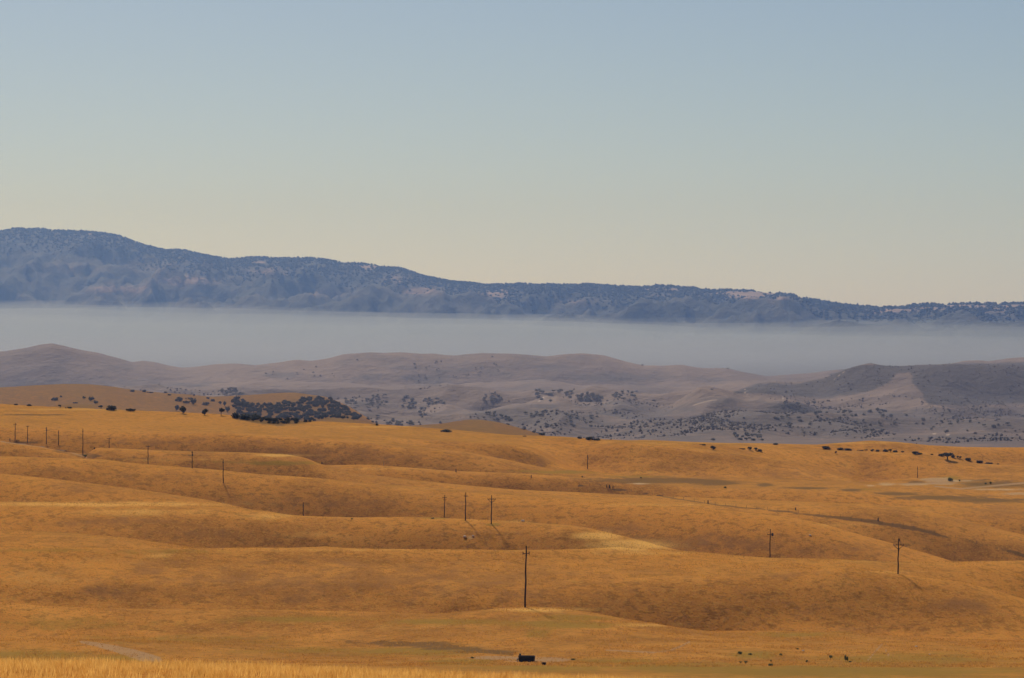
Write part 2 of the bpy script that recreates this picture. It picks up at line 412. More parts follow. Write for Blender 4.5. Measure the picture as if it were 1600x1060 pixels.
green = blob(ground, [(900, 966, 60, 5), (870, 976, 90, 6), (838, 991, 22, 6, .8), (930, 977, 30, 5), (700, 972, 120, 5, .7), (470, 968, 150, 6, .6), (640, 1018, 110, 7, .8),
    (1320, 1049, 340, 11, .75), (860, 1044, 160, 6, .6), (1080, 1043, 130, 8, .9), (960, 1033, 90, 5, .7), (1250, 992, 90, 5, .6), (1180, 1024, 50, 8, .6), (1420, 1030, 200, 12, .55),
    (50, 1026, 110, 10, .8), (190, 1030, 60, 8, .7), (280, 1000, 220, 8, .4), (100, 975, 160, 12, .35), (720, 1035, 60, 6, .8), (480, 1016, 140, 6, .5),
    (440, 724, 60, 3), (380, 722, 60, 2.5, .6), (880, 738, 50, 2.6, 1), (840, 737, 60, 2, .6), (1005, 745, 80, 2, .5), (770, 820, 14, 2), (680, 810, 22, 1.6, .6), (1355, 765, 30, 2, .4), (60, 860, 120, 4, .4), (250, 862, 120, 4, .4),
    (1485, 748, 18, 5, .7), (1540, 757, 60, 6, .4)])
scrub = blob(ground, [(648, 1007, 80, 4.5),  (760, 1018, 60, 4, .7), (700, 1013, 60, 4, .8), (1020, 751, 110, 5), (1120, 755, 40, 4), (1080, 752, 70, 4), (1195, 758, 14, 3), (1330, 766, 18, 2.5), (1260, 763, 40, 2),
    (1470, 778, 90, 4, .9), (1550, 782, 80, 5, .8), (1560, 757, 70, 7, .8), (1400, 772, 40, 3), (1430, 754, 14, 3), (1520, 752, 60, 4, .6), (140, 712, 24, 4, .9), (100, 705, 30, 3, .7), (40, 692, 40, 2.5, .6), (200, 717, 40, 2.5, .5), (300, 712, 40, 2, .5), (55, 648.5, 60, 1.5, .8)])
scrub = np.maximum(scrub, stroke(ground, [(905, 759), (960, 765), (1000, 770), (1060, 780), (1125, 790), (1200, 797)], .5, .9, .8))
scrub = np.maximum(scrub, stroke(ground, [(1200, 797), (1300, 807), (1370, 817), (1430, 827), (1500, 843), (1600, 870)], 1.1, 2.3, 1.0))
WOODP = [(362, 624), (372, 621), (385, 627), (402, 630), (422, 630), (440, 627), (470, 624), (482, 619), (496, 619), (512, 622), (530, 630), (548, 640), (566, 651), (592, 666), (560, 657), (520, 654), (480, 660), (440, 665), (408, 662), (368, 655)]
scrub = np.maximum(scrub, stroke(ground, [(540, 1003.5), (600, 1003.5), (650, 1006), (700, 1010), (740, 1016), (800, 1022)], 1.6, 2.6, 1.0))
scrub = np.maximum(scrub, 1.0*poly_mask(ground, WOODP, 2.5))
dirt = blob(ground, [(840, 1031, 60, 5), (775, 1028, 60, 3.5, .8), (1462, 750, 26, 2.6, 1), (1425, 756, 40, 3, .5), (1470, 755, 40, 3, .6), (1385, 755, 18, 3, .4), (1590, 772, 50, 3, .5), (1000, 757, 20, 1.2, .6)])
dirt = np.maximum(dirt, stroke(ground, [(126, 1003.2), (150, 1007), (180, 1014), (210, 1022), (245, 1034)], 1.6, 8, 1.0))
dirt = np.maximum(dirt, stroke(ground, [(0, 690), (60, 698), (110, 707), (135, 715)], .8, 1.0, .7))
for pl in ([(1020, 1020), (1045, 1017), (1062, 1011), (1078, 1003)], [(1356, 1032), (1366, 1020), (1377, 1008)], [(1383, 1014), (1387, 1021), (1390, 1027)], [(946, 1016), (985, 1018), (1020, 1020)], [(1460, 760), (1500, 764), (1600, 755)]):
    dirt = np.maximum(dirt, stroke(ground, pl, 1.1, 1.6, .75))
dark = blob(ground, [(160, 925, 90, 16, .55), (230, 890, 40, 12, .8), (320, 905, 90, 22, .55), (600, 905, 160, 25, .6), (560, 880, 70, 10, .6), (800, 925, 160, 18, .5), (930, 945, 120, 18, .25), (1010, 960, 120, 12, .25), (480, 930, 120, 16, .6),  # mostly shade of the camera-facing slopes, painted as darker ground
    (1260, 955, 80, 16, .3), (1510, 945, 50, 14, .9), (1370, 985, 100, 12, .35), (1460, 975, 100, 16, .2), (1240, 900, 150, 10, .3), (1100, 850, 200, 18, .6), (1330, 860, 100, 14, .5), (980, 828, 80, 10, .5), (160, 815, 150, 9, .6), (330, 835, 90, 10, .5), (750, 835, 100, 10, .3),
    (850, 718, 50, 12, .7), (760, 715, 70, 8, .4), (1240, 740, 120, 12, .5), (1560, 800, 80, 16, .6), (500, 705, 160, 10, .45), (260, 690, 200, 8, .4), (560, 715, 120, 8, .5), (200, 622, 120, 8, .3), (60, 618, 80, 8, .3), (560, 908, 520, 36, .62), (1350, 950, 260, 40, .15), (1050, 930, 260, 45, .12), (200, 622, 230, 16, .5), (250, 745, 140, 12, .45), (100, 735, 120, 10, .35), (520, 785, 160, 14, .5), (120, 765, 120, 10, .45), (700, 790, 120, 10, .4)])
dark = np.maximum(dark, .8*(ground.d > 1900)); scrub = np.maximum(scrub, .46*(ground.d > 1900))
pale = blob(ground, [(420, 808, 50, 8, .45), (470, 836, 50, 8, .35), (985, 852, 90, 10, .85), (930, 838, 50, 8, .8), (170, 788, 260, 5, .6), (620, 980, 250, 9, .22), (1330, 878, 120, 5, .25), (500, 860, 300, 3, .3), (1010, 865, 120, 4, .4),  # bright sunlit crests, spurs and mound painted into the ground colour
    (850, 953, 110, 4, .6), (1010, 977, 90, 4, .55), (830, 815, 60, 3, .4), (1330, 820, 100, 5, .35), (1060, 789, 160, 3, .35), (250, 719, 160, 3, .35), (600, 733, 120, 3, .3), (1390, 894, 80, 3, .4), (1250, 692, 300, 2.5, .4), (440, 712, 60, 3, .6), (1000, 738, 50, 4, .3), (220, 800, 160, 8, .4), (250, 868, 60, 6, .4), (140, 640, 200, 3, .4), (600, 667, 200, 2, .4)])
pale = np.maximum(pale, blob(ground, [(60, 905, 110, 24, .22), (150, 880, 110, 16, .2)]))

bank = blob(ground, [(1462, 750, 30, 3.2), (1430, 757, 30, 2.5, .7), (1470, 756, 40, 2.5, .6), (1385, 757, 20, 2.5, .7), (1360, 759, 10, 2, .6), (1500, 752, 40, 2.5, .6), (1560, 765, 60, 2.5, .6), (1590, 772, 40, 3, .6), (1000, 756, 24, 1.4, .7), (732, 838.5, 14, 2, .7), (735, 841, 10, 2, .5), (1085, 747, 20, 1.5, .4)])

# the hill under and before the camera
gx, gy = np.meshgrid(np.arange(-150, 151, 6.0), np.arange(-120, 103, 6.0))
gz = np.interp(gy, [-120, -20, 0, 12, 60, 96, 108], [-9, -2.0, -1.75, -2.1, -10.2, -15.9, -18.0]) + fbm(gx/30, gy/30, 3, 5)*0.25
a = (np.arange(gx.shape[0]-1)[:, None]*gx.shape[1] + np.arange(gx.shape[1]-1)[None, :]).ravel()
knoll = (np.stack([gx, gy, gz], -1).reshape(-1, 3), np.stack([a, a+1, a+gx.shape[1]+1, a+gx.shape[1]], 1))
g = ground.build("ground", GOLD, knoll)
pad = np.zeros((len(knoll[0]), 3))
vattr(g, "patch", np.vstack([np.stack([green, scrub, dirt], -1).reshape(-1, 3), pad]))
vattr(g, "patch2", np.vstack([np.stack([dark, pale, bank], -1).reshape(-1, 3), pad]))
tag(g, kind="structure")

# ---- hazy valley and brown hills
VR = [
 dict(y=[(0, 730), (1600, 760)], d=[(0, 2050)]),
 dict(y=[(0, 668), (600, 670), (900, 690), (1600, 697)], d=[(0, 2600)], dip=0, fr=.5),
 dict(y=[(0, 640), (520, 645), (620, 656), (740, 650), (800, 637), (860, 641), (1100, 650), (1600, 664)], d=[(0, 3300)], dip=[(0, 0), (600, 3), (800, 6), (950, 2), (1100, 0), (1600, 0)], fr=.6, n1=26),
 dict(y=[(0, 620), (300, 622), (520, 630), (560, 626), (640, 636), (700, 640), (760, 642), (800, 634), (830, 630), (882, 630), (907, 636), (937, 636), (970, 626), (1000, 632), (1030, 634), (1050, 629), (1087, 611), (1110, 608), (1128, 612), (1160, 622), (1200, 626), (1260, 632), (1310, 634), (1400, 630), (1600, 645)], d=[(0, 3900)], dip=[(0, 2), (560, 5), (800, 9), (1000, 10), (1150, 8), (1250, 3), (1330, 0), (1600, 0)], fr=.62, n0=14, n1=26),
 dict(y=[(0, 612), (330, 606), (355, 603), (380, 610), (440, 612), (520, 614), (640, 612), (760, 608), (850, 610), (950, 612), (1030, 616), (1100, 612), (1200, 612), (1260, 624), (1310, 621), (1400, 607), (1430, 600), (1460, 606), (1600, 635)], d=[(0, 4300), (1400, 4150)], dip=[(0, 4), (800, 5), (1200, 4), (1300, 2), (1600, 2)], fr=.55, n0=14, n1=24),
 dict(y=[(-200, 640), (900, 634), (1090, 622), (1140, 616), (1152, 612), (1185, 600), (1200, 597.5), (1212, 597.5), (1232, 601), (1262, 600.5), (1280, 600), (1300, 589), (1320, 580), (1340, 576), (1360, 574), (1385, 577), (1425, 576), (1462, 574), (1490, 574), (1515, 574.5), (1570, 573), (1600, 575), (1800, 585)], d=[(0, 4700), (1400, 4500)], dip=[(0, 1), (1200, 2), (1300, 1.5), (1600, 1.5)], fr=.5, n1=24),
 dict(y=[(-200, 615), (0, 612), (300, 606), (400, 597), (437, 600), (525, 601), (650, 606), (800, 598), (850, 593), (907, 602), (950, 601), (1025, 604), (1070, 599), (1105, 602), (1145, 598), (1250, 602), (1450, 596), (1600, 600)], d=[(0, 5150)], dip=4, fr=.5, n1=24),
 dict(y=[(-300, 560), (0, 549), (37, 545), (62, 539), (82, 536), (100, 540), (125, 547), (162, 554), (185, 560), (207, 566), (225, 564), (242, 566), (262, 571), (287, 574), (307, 573), (337, 569), (370, 568), (400, 571), (437, 567), (462, 562), (487, 564), (512, 561), (537, 554), (575, 551), (600, 552), (625, 551), (662, 554), (675, 553), (712, 556), (750, 552), (800, 553), (855, 557), (875, 554), (907, 552), (945, 556), (975, 564), (1005, 571), (1037, 572), (1067, 570), (1100, 575), (1137, 576), (1162, 581), (1200, 588), (1237, 585), (1295, 579), (1332, 576), (1355, 575), (1400, 577), (1462, 574), (1487, 568), (1510, 564), (1530, 563), (1545, 565), (1570, 561), (1600, 559), (1800, 550)],
      d=[(0, 5800)], dip=7, fr=.5, n1=44, sm=3),
 dict(y=[(0, 640)], d=[(0, 7600)], dip=0, fr=.5),
]
valley = Sheet(XS[::1], VR, rows=(10, 20))
xw = (valley.xx - HX) / F * valley.d
rid = 1 - np.abs(fbm(xw/330.0, valley.d/420.0, 4, 21)) * 2
hillw = np.clip((valley.d - 2600) / 1500, 0, 1) * np.clip((7300 - valley.d)/900, 0, 1)
crestfade = np.clip(np.abs(valley.d - 5800)/300, 0.12, 1)
valley.y = valley.y - (rid - 0.55) * 20.0 * hillw * crestfade * F / valley.d * 0.62
valley.y = valley.y - fbm(xw/60.0, valley.d/60.0, 3, 4) * 1.6 * F / valley.d
valley.y = valley.y - (1 - 2*np.abs(fbm(xw/150.0, valley.d/240.0, 3, 44)) - .6) * 14 * np.clip((valley.d-2500)/500, 0, 1) * np.clip((5000-valley.d)/500, 0, 1) * np.where(valley.xx > 1130, np.clip(np.abs(valley.d-4520)/420, 0.06, 1), 1) * F / valley.d
brush = poly_mask(valley, [(1148, 613), (1185, 598), (1240, 600), (1290, 592), (1330, 570), (1402, 570), (1398, 588), (1378, 603), (1356, 612), (1320, 618), (1270, 623), (1230, 618), (1190, 614)], 4)
brush = np.maximum(brush, poly_mask(valley, [(1420, 570), (1700, 565), (1800, 640), (1600, 632), (1500, 634), (1450, 632), (1440, 614), (1428, 600), (1424, 585)], 4))
brush = np.maximum(brush, 0.95*poly_mask(valley, [(1380, 572), (1440, 572), (1440, 584), (1425, 580), (1395, 584)], 2))
brush = np.maximum(brush, blob(valley, [(1230, 637, 40, 7, .9), (1265, 640, 12, 6, .8), (960, 592, 110, 7, .35), (660, 592, 60, 9, .45), (700, 580, 40, 6, .4), (570, 590, 30, 6, .4), (100, 600, 140, 12, .3), (270, 603, 60, 8, .4)]))  # knoll chaparral, then faint painted shade in the hazy hill folds
scr_and_shade = blob(valley, [(1300, 660, 260, 14, 1), (1500, 650, 200, 16, .9), (950, 645, 120, 18, .9), (1050, 650, 150, 18, .9), (870, 660, 90, 14, .8), (760, 645, 90, 10, .6), (1180, 655, 90, 14, .9), (1120, 628, 40, 8, .7), (970, 632, 40, 8, .7), (880, 636, 60, 7, .7), (580, 632, 70, 9, .5), (1400, 622, 60, 6, .3), (1000, 680, 260, 8, .6), (700, 600, 200, 12, .3), (330, 615, 90, 8, .3), (1380, 598, 30, 8, .4), (1600, 660, 200, 20, .8), (1180, 660, 460, 26, 1), (1500, 685, 250, 12, .6), (860, 652, 140, 16, .85), (960, 590, 110, 9, .75), (680, 592, 60, 9, .8), (640, 575, 50, 6, .5), (720, 578, 30, 6, .5), (560, 590, 60, 8, .5), (60, 602, 160, 12, .6), (180, 575, 60, 8, .5), (300, 602, 60, 9, .6), (440, 585, 40, 7, .6), (860, 575, 60, 7, .6), (1090, 592, 60, 8, .6), (790, 585, 30, 8, .5)])  # valley scrub; the last blobs paint fold shading onto the hazy hills
track = np.zeros(valley.xx.shape)
for pl, w in (([(1161, 607), (1167, 611), (1163, 614), (1169, 618)], .8), ([(1221, 617), (1224, 622), (1221, 626), (1227, 630)], 1.2), ([(1080, 634), (1105, 627), (1125, 624)], .7), ([(840, 628), (849, 624), (850, 618)], 1.1), ([(1283, 687), (1296, 681)], .8), ([(1455, 677), (1475, 679), (1495, 681)], .8), ([(1304, 592), (1319, 581)], .8)):
    track = np.maximum(track, stroke(valley, pl, w, w, .9))
bare = blob(valley, [(1400, 625, 50, 12, .9), (1420, 612, 20, 8, .9), (1320, 632, 60, 8, .9), (1240, 622, 70, 4, .7), (900, 607, 140, 5, .6), (600, 606, 200, 5, .6), (950, 640, 20, 3, .5), (620, 650, 70, 6, .6), (720, 640, 60, 6, .5), (1050, 625, 30, 6, .4), (1400, 688, 180, 5, .3), (600, 590, 12, 8, .6), (1165, 600, 40, 4, .4)])
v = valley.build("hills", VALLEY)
vattr(v, "patch", np.stack([brush, track, scr_and_shade], -1).reshape(-1, 3))
vattr(v, "patch2", np.stack([bare, bare*0, bare*0], -1).reshape(-1, 3))
tag(v, kind="structure")

# ---- far basin and mountain range
XF = np.unique(np.concatenate([np.arange(-900, -40, 12), np.arange(-40, 1641, 2.5), np.arange(1641, 2501, 12)]))
CREST = [(-900, 300), (-400, 330), (0, 362), (25, 357), (45, 359), (62, 358), (87, 361), (112, 361), (137, 362), (162, 365), (187, 369), (212, 379), (237, 386), (255, 391), (280, 391), (300, 395), (325, 400), (357, 406), (375, 404), (400, 402), (425, 404), (462, 404), (492, 404), (512, 407), (537, 412), (562, 412), (585, 415), (605, 419), (625, 419), (640, 424), (662, 432), (687, 437), (705, 440), (737, 443), (767, 446), (800, 445), (812, 444), (837, 446), (857, 446), (895, 446), (920, 445), (950, 447), (975, 449), (1015, 449), (1025, 447), (1050, 448), (1080, 450), (1112, 455), (1137, 454), (1175, 455), (1200, 458), (1237, 462), (1275, 470), (1300, 475), (1340, 479), (1375, 482), (1407, 481), (1440, 476), (1475, 477), (1517, 475), (1557, 476), (1600, 474), (2000, 470), (2500, 460)]
MD = [(-900, 25000), (0, 23500), (800, 19000), (1600, 15000), (2500, 13500)]
MR = [
 dict(y=[(0, 600)], d=[(0, 7300)]),
 dict(y=[(0, 545), (1600, 556)], d=[(-900, 19000), (0, 18000), (800, 14500), (1600, 11500), (2500, 10500)], dip=0, fr=.5, n0=6, n1=6),
 dict(y=[(0, 430), (400, 452), (800, 476), (1600, 500)], d=[(-900, 23300), (0, 21500), (800, 17300), (1600, 13600), (2500, 12500)], dip=0, fr=.5, n0=16, n1=26),
 dict(y=CREST, d=MD, dip=0, fr=.5, n0=22, n1=22, sm=2),
 dict(y=[(0, 600), (1600, 620)], d=[(-900, 30000), (0, 29000), (1600, 20000)], dip=0, fr=.5),
]
mount = Sheet(XF, MR)
crest_y, crest_d, base_d = line(CREST, XF, 2), line(MD, XF, 20), line(MR[1]['d'], XF, 20)
tt = np.clip((mount.d - base_d) / (crest_d - base_d), 0, 1.3)
lat = (mount.xx - HX) / F * crest_d / 1000.0                     # kilometres along the range
fall = np.clip((crest_d - mount.d) / 1000.0, 0, 8)
w1 = lat*0.6 + 0.42*fall + 0.55*fbm(lat*0.8, fall*0.6, 3, 31)
w2 = lat*1.7 + 0.85*fall + 0.5*fbm(lat*2.0, fall*1.4, 3, 41)
r1 = 1 - 2*np.abs((w1 % 1.0) - 0.5) ; r2 = 1 - 2*np.abs((w2 % 1.0) - 0.5)
env = np.clip(tt*2.2, 0, 1) * np.clip((1.0 - tt)*4.5, 0, 1) * np.clip((mount.y - crest_y - 2)/40, 0, 1)
dz = env * ((r1 - .5) * 190 + (r2 - .5) * 110 + (1 - 2*np.abs(fbm(lat*3.1 + .8*fall, fall*2.2, 4, 43)) - .6) * 70 + fbm(lat*7, fall*7, 4, 51) * 40)
mount.y = mount.y - dz * F / mount.d
mount.y = np.where(tt < 0.995, np.maximum(mount.y, crest_y + 0.6), mount.y)
mount.y = mount.y - np.clip(1.3-tt, 0, 1) * (tt > .3) * fbm(lat*9, fall*9, 3, 61) * 5 * F / mount.d
bare = blob(mount, [(1170, 459, 60, 4, 1.2), (1400, 485, 60, 3.5, 1), (1500, 479, 80, 3.5, 1), (1580, 479, 40, 4, 1), (1250, 466, 40, 3, .9), (1000, 452, 60, 2.5, .8), (180, 452, 60, 7, .9), (300, 440, 55, 9, .9), (420, 425, 40, 8, .7), (575, 418, 22, 5, 1), (405, 410, 14, 2.5, 1), (660, 455, 40, 9, .8), (775, 460, 30, 10, .8), (620, 436, 30, 8, .7), (1170, 462, 45, 6, 1.1), (1050, 453, 16, 3, 1), (1220, 466, 25, 4, .9), (1040, 462, 40, 3, .6), (1460, 482, 40, 6, .8), (1380, 487, 40, 4, .8), (1560, 485, 40, 8, .8), (140, 366, 5, 1.5, 1), (100, 420, 70, 12, .45), (220, 415, 40, 14, .4), (505, 460, 60, 8, .5), (900, 472, 50, 6, .5), (450, 400, 8, 2, .6), (1330, 484, 30, 3, .5), (1500, 478, 60, 2.5, .6)])
m = mount.build("mountains", MOUNT)
vattr(m, "patch", np.stack([bare, bare*0, bare*0], -1).reshape(-1, 3))
tag(m, kind="structure")

# ------------------------------------------------------------------ haze and the mist bank
def volume_mat(name, color, density, absorb=(0, 0, 0), aniso=0.0):
    mt = bpy.data.materials.new(name); mt.use_nodes = True
    n = mt.node_tree.nodes; n.remove(n["Principled BSDF"])
    pv = n.new("ShaderNodeVolumePrincipled")
    pv.inputs["Color"].default_value = (*color, 1); pv.inputs["Density"].default_value = density
    pv.inputs["Absorption Color"].default_value = (*absorb, 1)
    pv.inputs["Anisotropy"].default_value = aniso
    mt.node_tree.links.new(pv.outputs[0], n["Material Output"].inputs["Volume"])
    return mt

zlow = min(float(s.world()[..., 2].min()) for s in (ground, valley, mount)) - 1.5
ztop = float(mount.world()[..., 2].max()) + 60
bx, y0, y1 = 14500, -200, 29200
hz = mesh_obj("haze", [(sx*bx, yy, zz) for zz in (zlow, ztop) for yy in (y0, y1) for sx in (-1, 1)],
     [(0, 2, 3, 1), (4, 5, 7, 6), (0, 1, 5, 4), (2, 6, 7, 3), (0, 4, 6, 2), (1, 3, 7, 5)], volume_mat("haze_air", (0.28, 0.47, 1.0), 4.7e-5, (1, 1, 1)))
tag(hz, kind="stuff")
vh = mesh_obj("valley_haze", [(sx*yy*.42, yy, zz) for zz in (zlow+2, -34.0) for yy in (1900, 6650) for sx in (-1, 1)],
     [(0, 2, 3, 1), (4, 5, 7, 6), (0, 1, 5, 4), (2, 6, 7, 3), (0, 4, 6, 2), (1, 3, 7, 5)], volume_mat("valley_haze_air", (0.86, 0.80, 0.88), 5.0e-5))
tag(vh, kind="stuff")

# low mist lying in the far basin, its top rising gently towards the mountains
XM = np.linspace(-900, 2500, 120); rows_m = np.linspace(0, 1, 14)
top = [(-900, 462), (0, 460), (400, 470), (800, 482), (1200, 489), (1600, 494), (2500, 500)]
dm = np.array([7000 + (line(MD, XM, 20) + 600 - 7000) * r for r in rows_m])
ym = np.array([line(top, XM, 30) + 34*(1-r) for r in rows_m])
xm = np.broadcast_to(XM, dm.shape)
pt = np.stack([(xm-HX)/F*dm, dm, -(ym-HY)/F*dm], -1)
pt[..., 2] += fbm(pt[..., 0]/900, pt[..., 1]/1500, 4, 71) * 26
pb = pt.copy(); pb[..., 2] = zlow + 4
nr, nc = dm.shape; n = nr*nc
a = (np.arange(nr-1)[:, None]*nc + np.arange(nc-1)[None, :]).ravel()
Q = [np.stack([a, a+1, a+nc+1, a+nc], 1), np.stack([a, a+nc, a+nc+1, a+1], 1) + n]
def wall(ix):
    ix = np.asarray(ix); return np.stack([ix[:-1], ix[:-1]+n, ix[1:]+n, ix[1:]], 1)
Q += [wall(np.arange(nc)), wall(np.arange(nc)[::-1] + (nr-1)*nc), wall(np.arange(nr)[::-1]*nc), wall(np.arange(nr)*nc + nc-1)]
mist = big_mesh("mist", np.vstack([pt.reshape(-1, 3), pb.reshape(-1, 3)]), np.vstack(Q), volume_mat("mist_air", (0.87, 0.90, 0.90), 1.6e-4), smooth=False)
tag(mist, "pale blue grey bank of low mist lying before the far mountain range", "mist", kind="stuff")

# ------------------------------------------------------------------ placing helpers
def height(sh, x, d):
    """height of the ground of a sheet at world x and distance d"""
    X = HX + x / d * F
    f = float(np.interp(X, sh.X, np.arange(len(sh.X))))
    i = int(min(max(math.floor(f), 0), len(sh.X)-2)); t = f - i
    dc = sh.d[:, i]*(1-t) + sh.d[:, i+1]*t; yc = sh.y[:, i]*(1-t) + sh.y[:, i+1]*t
    return -(float(np.interp(d, dc, yc)) - HY) / F * d

def at_dist(sh, X, d):
    x = (X-HX)/F*d
    return Vector((x, d, height(sh, x, d)))

def empty(name, loc, label=None, cat=None, group=None, rz=0.0):
    o = bpy.data.objects.new(name, None); C.objects.link(o)
    o.location = loc; o.rotation_euler = (0, 0, rz); o.empty_display_size = 0.5
    return tag(o, label, cat, group)

def tube(p, q, r0, r1, n=7):
    """vertices and faces of a tapered closed tube"""
    p, q = Vector(p), Vector(q); ax = (q-p).normalized()
    u = ax.orthogonal().normalized(); w = ax.cross(u)
    V, Fc = [], []
    for c, r in ((p, r0), (q, r1)):
        for k in range(n):
            a = 2*math.pi*k/n; V.append(c + (u*math.cos(a) + w*math.sin(a))*r)
    for k in range(n): Fc.append((k, (k+1) % n, n+(k+1) % n, n+k))
    Fc += [tuple(range(n))[::-1], tuple(range(n, 2*n))]
    return V, Fc

def box(c, sx, sy, sz):
    V = [Vector(c) + Vector((x*sx/2, y*sy/2, z*sz/2)) for z in (-1, 1) for y in (-1, 1) for x in (-1, 1)]
    return V, [(0, 2, 3, 1), (4, 5, 7, 6), (0, 1, 5, 4), (2, 6, 7, 3), (0, 4, 6, 2), (1, 3, 7, 5)]

def join(*parts):
    V, Fc = [], []
    for v_, f_ in parts:
        k = len(V); V += list(v_); Fc += [tuple(i+k for i in f) for f in f_]
    return V, Fc

def put(name, parts, mat, parent=None, smooth=False):
    V, Fc = join(*parts)
    return mesh_obj(name, V, Fc, mat, parent, smooth)

# ------------------------------------------------------------------ utility poles
def utility_pole(base, h, kind, label, lean=0.0, rz=0.0, r=0.13, arm=1.9, arm_z=None):
    t = empty("utility_pole", base, label, "utility pole", "utility poles crossing the golden hills", rz)
    segs = 7; path = [Vector((lean*h*k/segs + (0.05*math.sin(k*1.9+base[0]) if 0 < k < segs else 0), 0.03*math.sin(k*2.3), h*k/segs - (0.4 if k == 0 else 0))) for k in range(segs+1)]
    put("pole_shaft", [tube(path[k], path[k+1], r*(1.12-0.4*k/segs), r*(1.12-0.4*(k+1)/segs), 9) for k in range(segs)], WOOD, t)
    tip = path[-1]
    def cross(z, w, name="cross_arm"):
        cx = lean*z
        a = put(name, [box((cx, -r*0.9, z), w, 0.11, 0.13)], WOOD, t)
        return cx
    def ins(cx, z, xs, hh=0.2):
        for x in xs:
            put("insulator", [tube((cx+x, -r*0.9, z+0.06), (cx+x, -r*0.9, z+0.06+hh*.5), .035, .03, 8), tube((cx+x, -r*0.9, z+.06+hh*.5), (cx+x, -r*0.9, z+0.06+hh), .07, .045, 8)], CERAM, t)
    if kind == "single":                    # tall pole, short low arm, pin on the top
        z = h - (arm_z or 1.35); cx = cross(z, arm)
        put("pole_pin", [tube(tip, tip+Vector((-.06, 0, .35)), .05, .03, 7)], CERAM, t)
        for x in (-arm/2+.08, arm/2-.08):
            put("insulator", [tube((cx+x, -r*.9, z-.30), (cx+x, -r*.9, z+.06), .075, .06, 8), tube((cx+x, -r*.9, z+.06), (cx+x, -r*.9, z+.34), .10, .06, 8)], CERAM, t)
        put("brace", [tube((cx-arm*.28, -r, z-.05), (cx, -r, z-.6), .03, .03, 6)], WOOD, t)
    elif kind == "vee":                     # arm carried by two long braces
        z = h - (arm_z or 1.3); cx = cross(z, arm)
        for s in (-1, 1):
            put("brace", [tube((cx+s*arm*.49, -r, z-.02), (cx, -r, z-.95), .055, .06, 6)], WOOD, t)
        ins(cx, z, (-arm*.47, -arm*.2, arm*.2, arm*.47))
        put("transformer", [tube((cx-.02, -r-.2, z-1.15), (cx-.02, -r-.2, z-.62), .17, .17, 10)], METAL, t)
        put("pole_pin", [tube(tip, tip+Vector((0, 0, .22)), .05, .03, 7)], CERAM, t)
    elif kind == "double":
        for k, z in enumerate((h-.85, h-1.55)):
            cx = cross(z, arm*(1 if k == 0 else .8)); ins(cx, z, (-arm*.44*(1 if k == 0 else .8), arm*.44*(1 if k == 0 else .8)))
    elif kind == "can":                     # arm with a transformer hung on one side
        z = h - (arm_z or 1.9); cx = cross(z, arm); ins(cx, z, (-arm*.44,))
        put("transformer", [tube((cx+arm*.36, -r, z-.32), (cx+arm*.36, -r, z+.36), .24, .24, 10)], METAL, t)
    elif kind == "tee":
        z = h - (arm_z or .35); cx = cross(z, arm); ins(cx, z, (-arm*.45, 0.25, arm*.45))
    elif kind == "edge":                    # arms seen nearly end on
        z = h - .55; cx = cross(z, arm*.5); ins(cx, z, (-arm*.2, arm*.2), .26)
        put("transformer", [tube((cx+.12, -r-.1, z-.95), (cx+.12, -r-.1, z-.35), .2, .2, 10)], METAL, t)
    else:                                   # plain pole
        z = h - 1.0; cx = cross(z, arm*.45); ins(cx, z, (-arm*.18, arm*.18))
    return t

def pole_at(X, yb, yt, kind, label, d=None, **k):
    b = ground.hit(X, yb) if d is None else at_dist(ground, X, d)
    h = (-(yt-HY)/F*b.y) - b.z
    return utility_pole(b, h, kind, label, **k)

pole_at(820.5, 949.3, 853.5, "single", "tallest nearest dark utility pole with short low arm, standing on the grassy mound", lean=.018, r=.17, arm=1.35, arm_z=1.4)
pole_at(767.5, 819, 774.5, "vee", "utility pole with V braced arm, rightmost of three on the mid crest", lean=.018, r=.14, arm=2.1, arm_z=.95)
pole_at(727, 813.5, 769.5, "plain", "straight slim utility pole without a clear arm, between two armed poles on the mid crest", lean=.02, r=.14, arm=2.0)
pole_at(694, 808.5, 773.5, "double", "utility pole with two stacked short arms, leftmost of three on the mid crest", lean=.03, r=.13, arm=1.25)
pole_at(1403, 897.2, 842, "vee", "dark utility pole with wide V braced arm on the right foreground slope", lean=.02, r=.14, arm=2.2, arm_z=1.3)
pole_at(1202.5, 871, 827, "can", "slim utility pole with transformer beside its arm, behind the near right crest", d=662, lean=.015, r=.13, arm=1.4, arm_z=1.25)
pole_at(23.5, 689.5, 661, "tee", "utility pole at the far left end of the distant row by small fence posts", lean=.01, r=.15, arm=1.3, arm_z=.6)
pole_at(43, 691.5, 665.5, "tee", "T topped utility pole, second from the left end of the distant row", lean=.005, r=.13, arm=1.1, arm_z=.3)
pole_at(72.3, 693.5, 667.5, "edge", "thick topped utility pole, third from the left end of the distant row", lean=.01, r=.14, arm=1.2)
pole_at(91.5, 695.5, 672.5, "plain", "short plain utility pole, fourth from the left end of the distant row", r=.14, arm=1.0)
pole_at(129.5, 701, 670, "plain", "tall plain utility pole, fifth from the left, beside the pale track end", d=1012, r=.14, arm=1.0)
pole_at(170.5, 709.5, 684.5, "tee", "utility pole with faint T arm, sixth from the left, above the brown gully", d=1008, r=.12, arm=1.6, arm_z=.3)
pole_at(231.3, 725, 696.5, "tee", "utility pole with wide T arm on the left crest, seventh in the distant row", lean=.004, r=.13, arm=1.3, arm_z=.3)
pole_at(300.3, 732, 705, "edge", "slim utility pole on the left golden crest, second last in the distant row", r=.12, arm=.9)
pole_at(348.7, 755, 718, "plain", "plain dark utility pole, last in the distant row, standing below the crest line", lean=.002, r=.14, arm=.9)
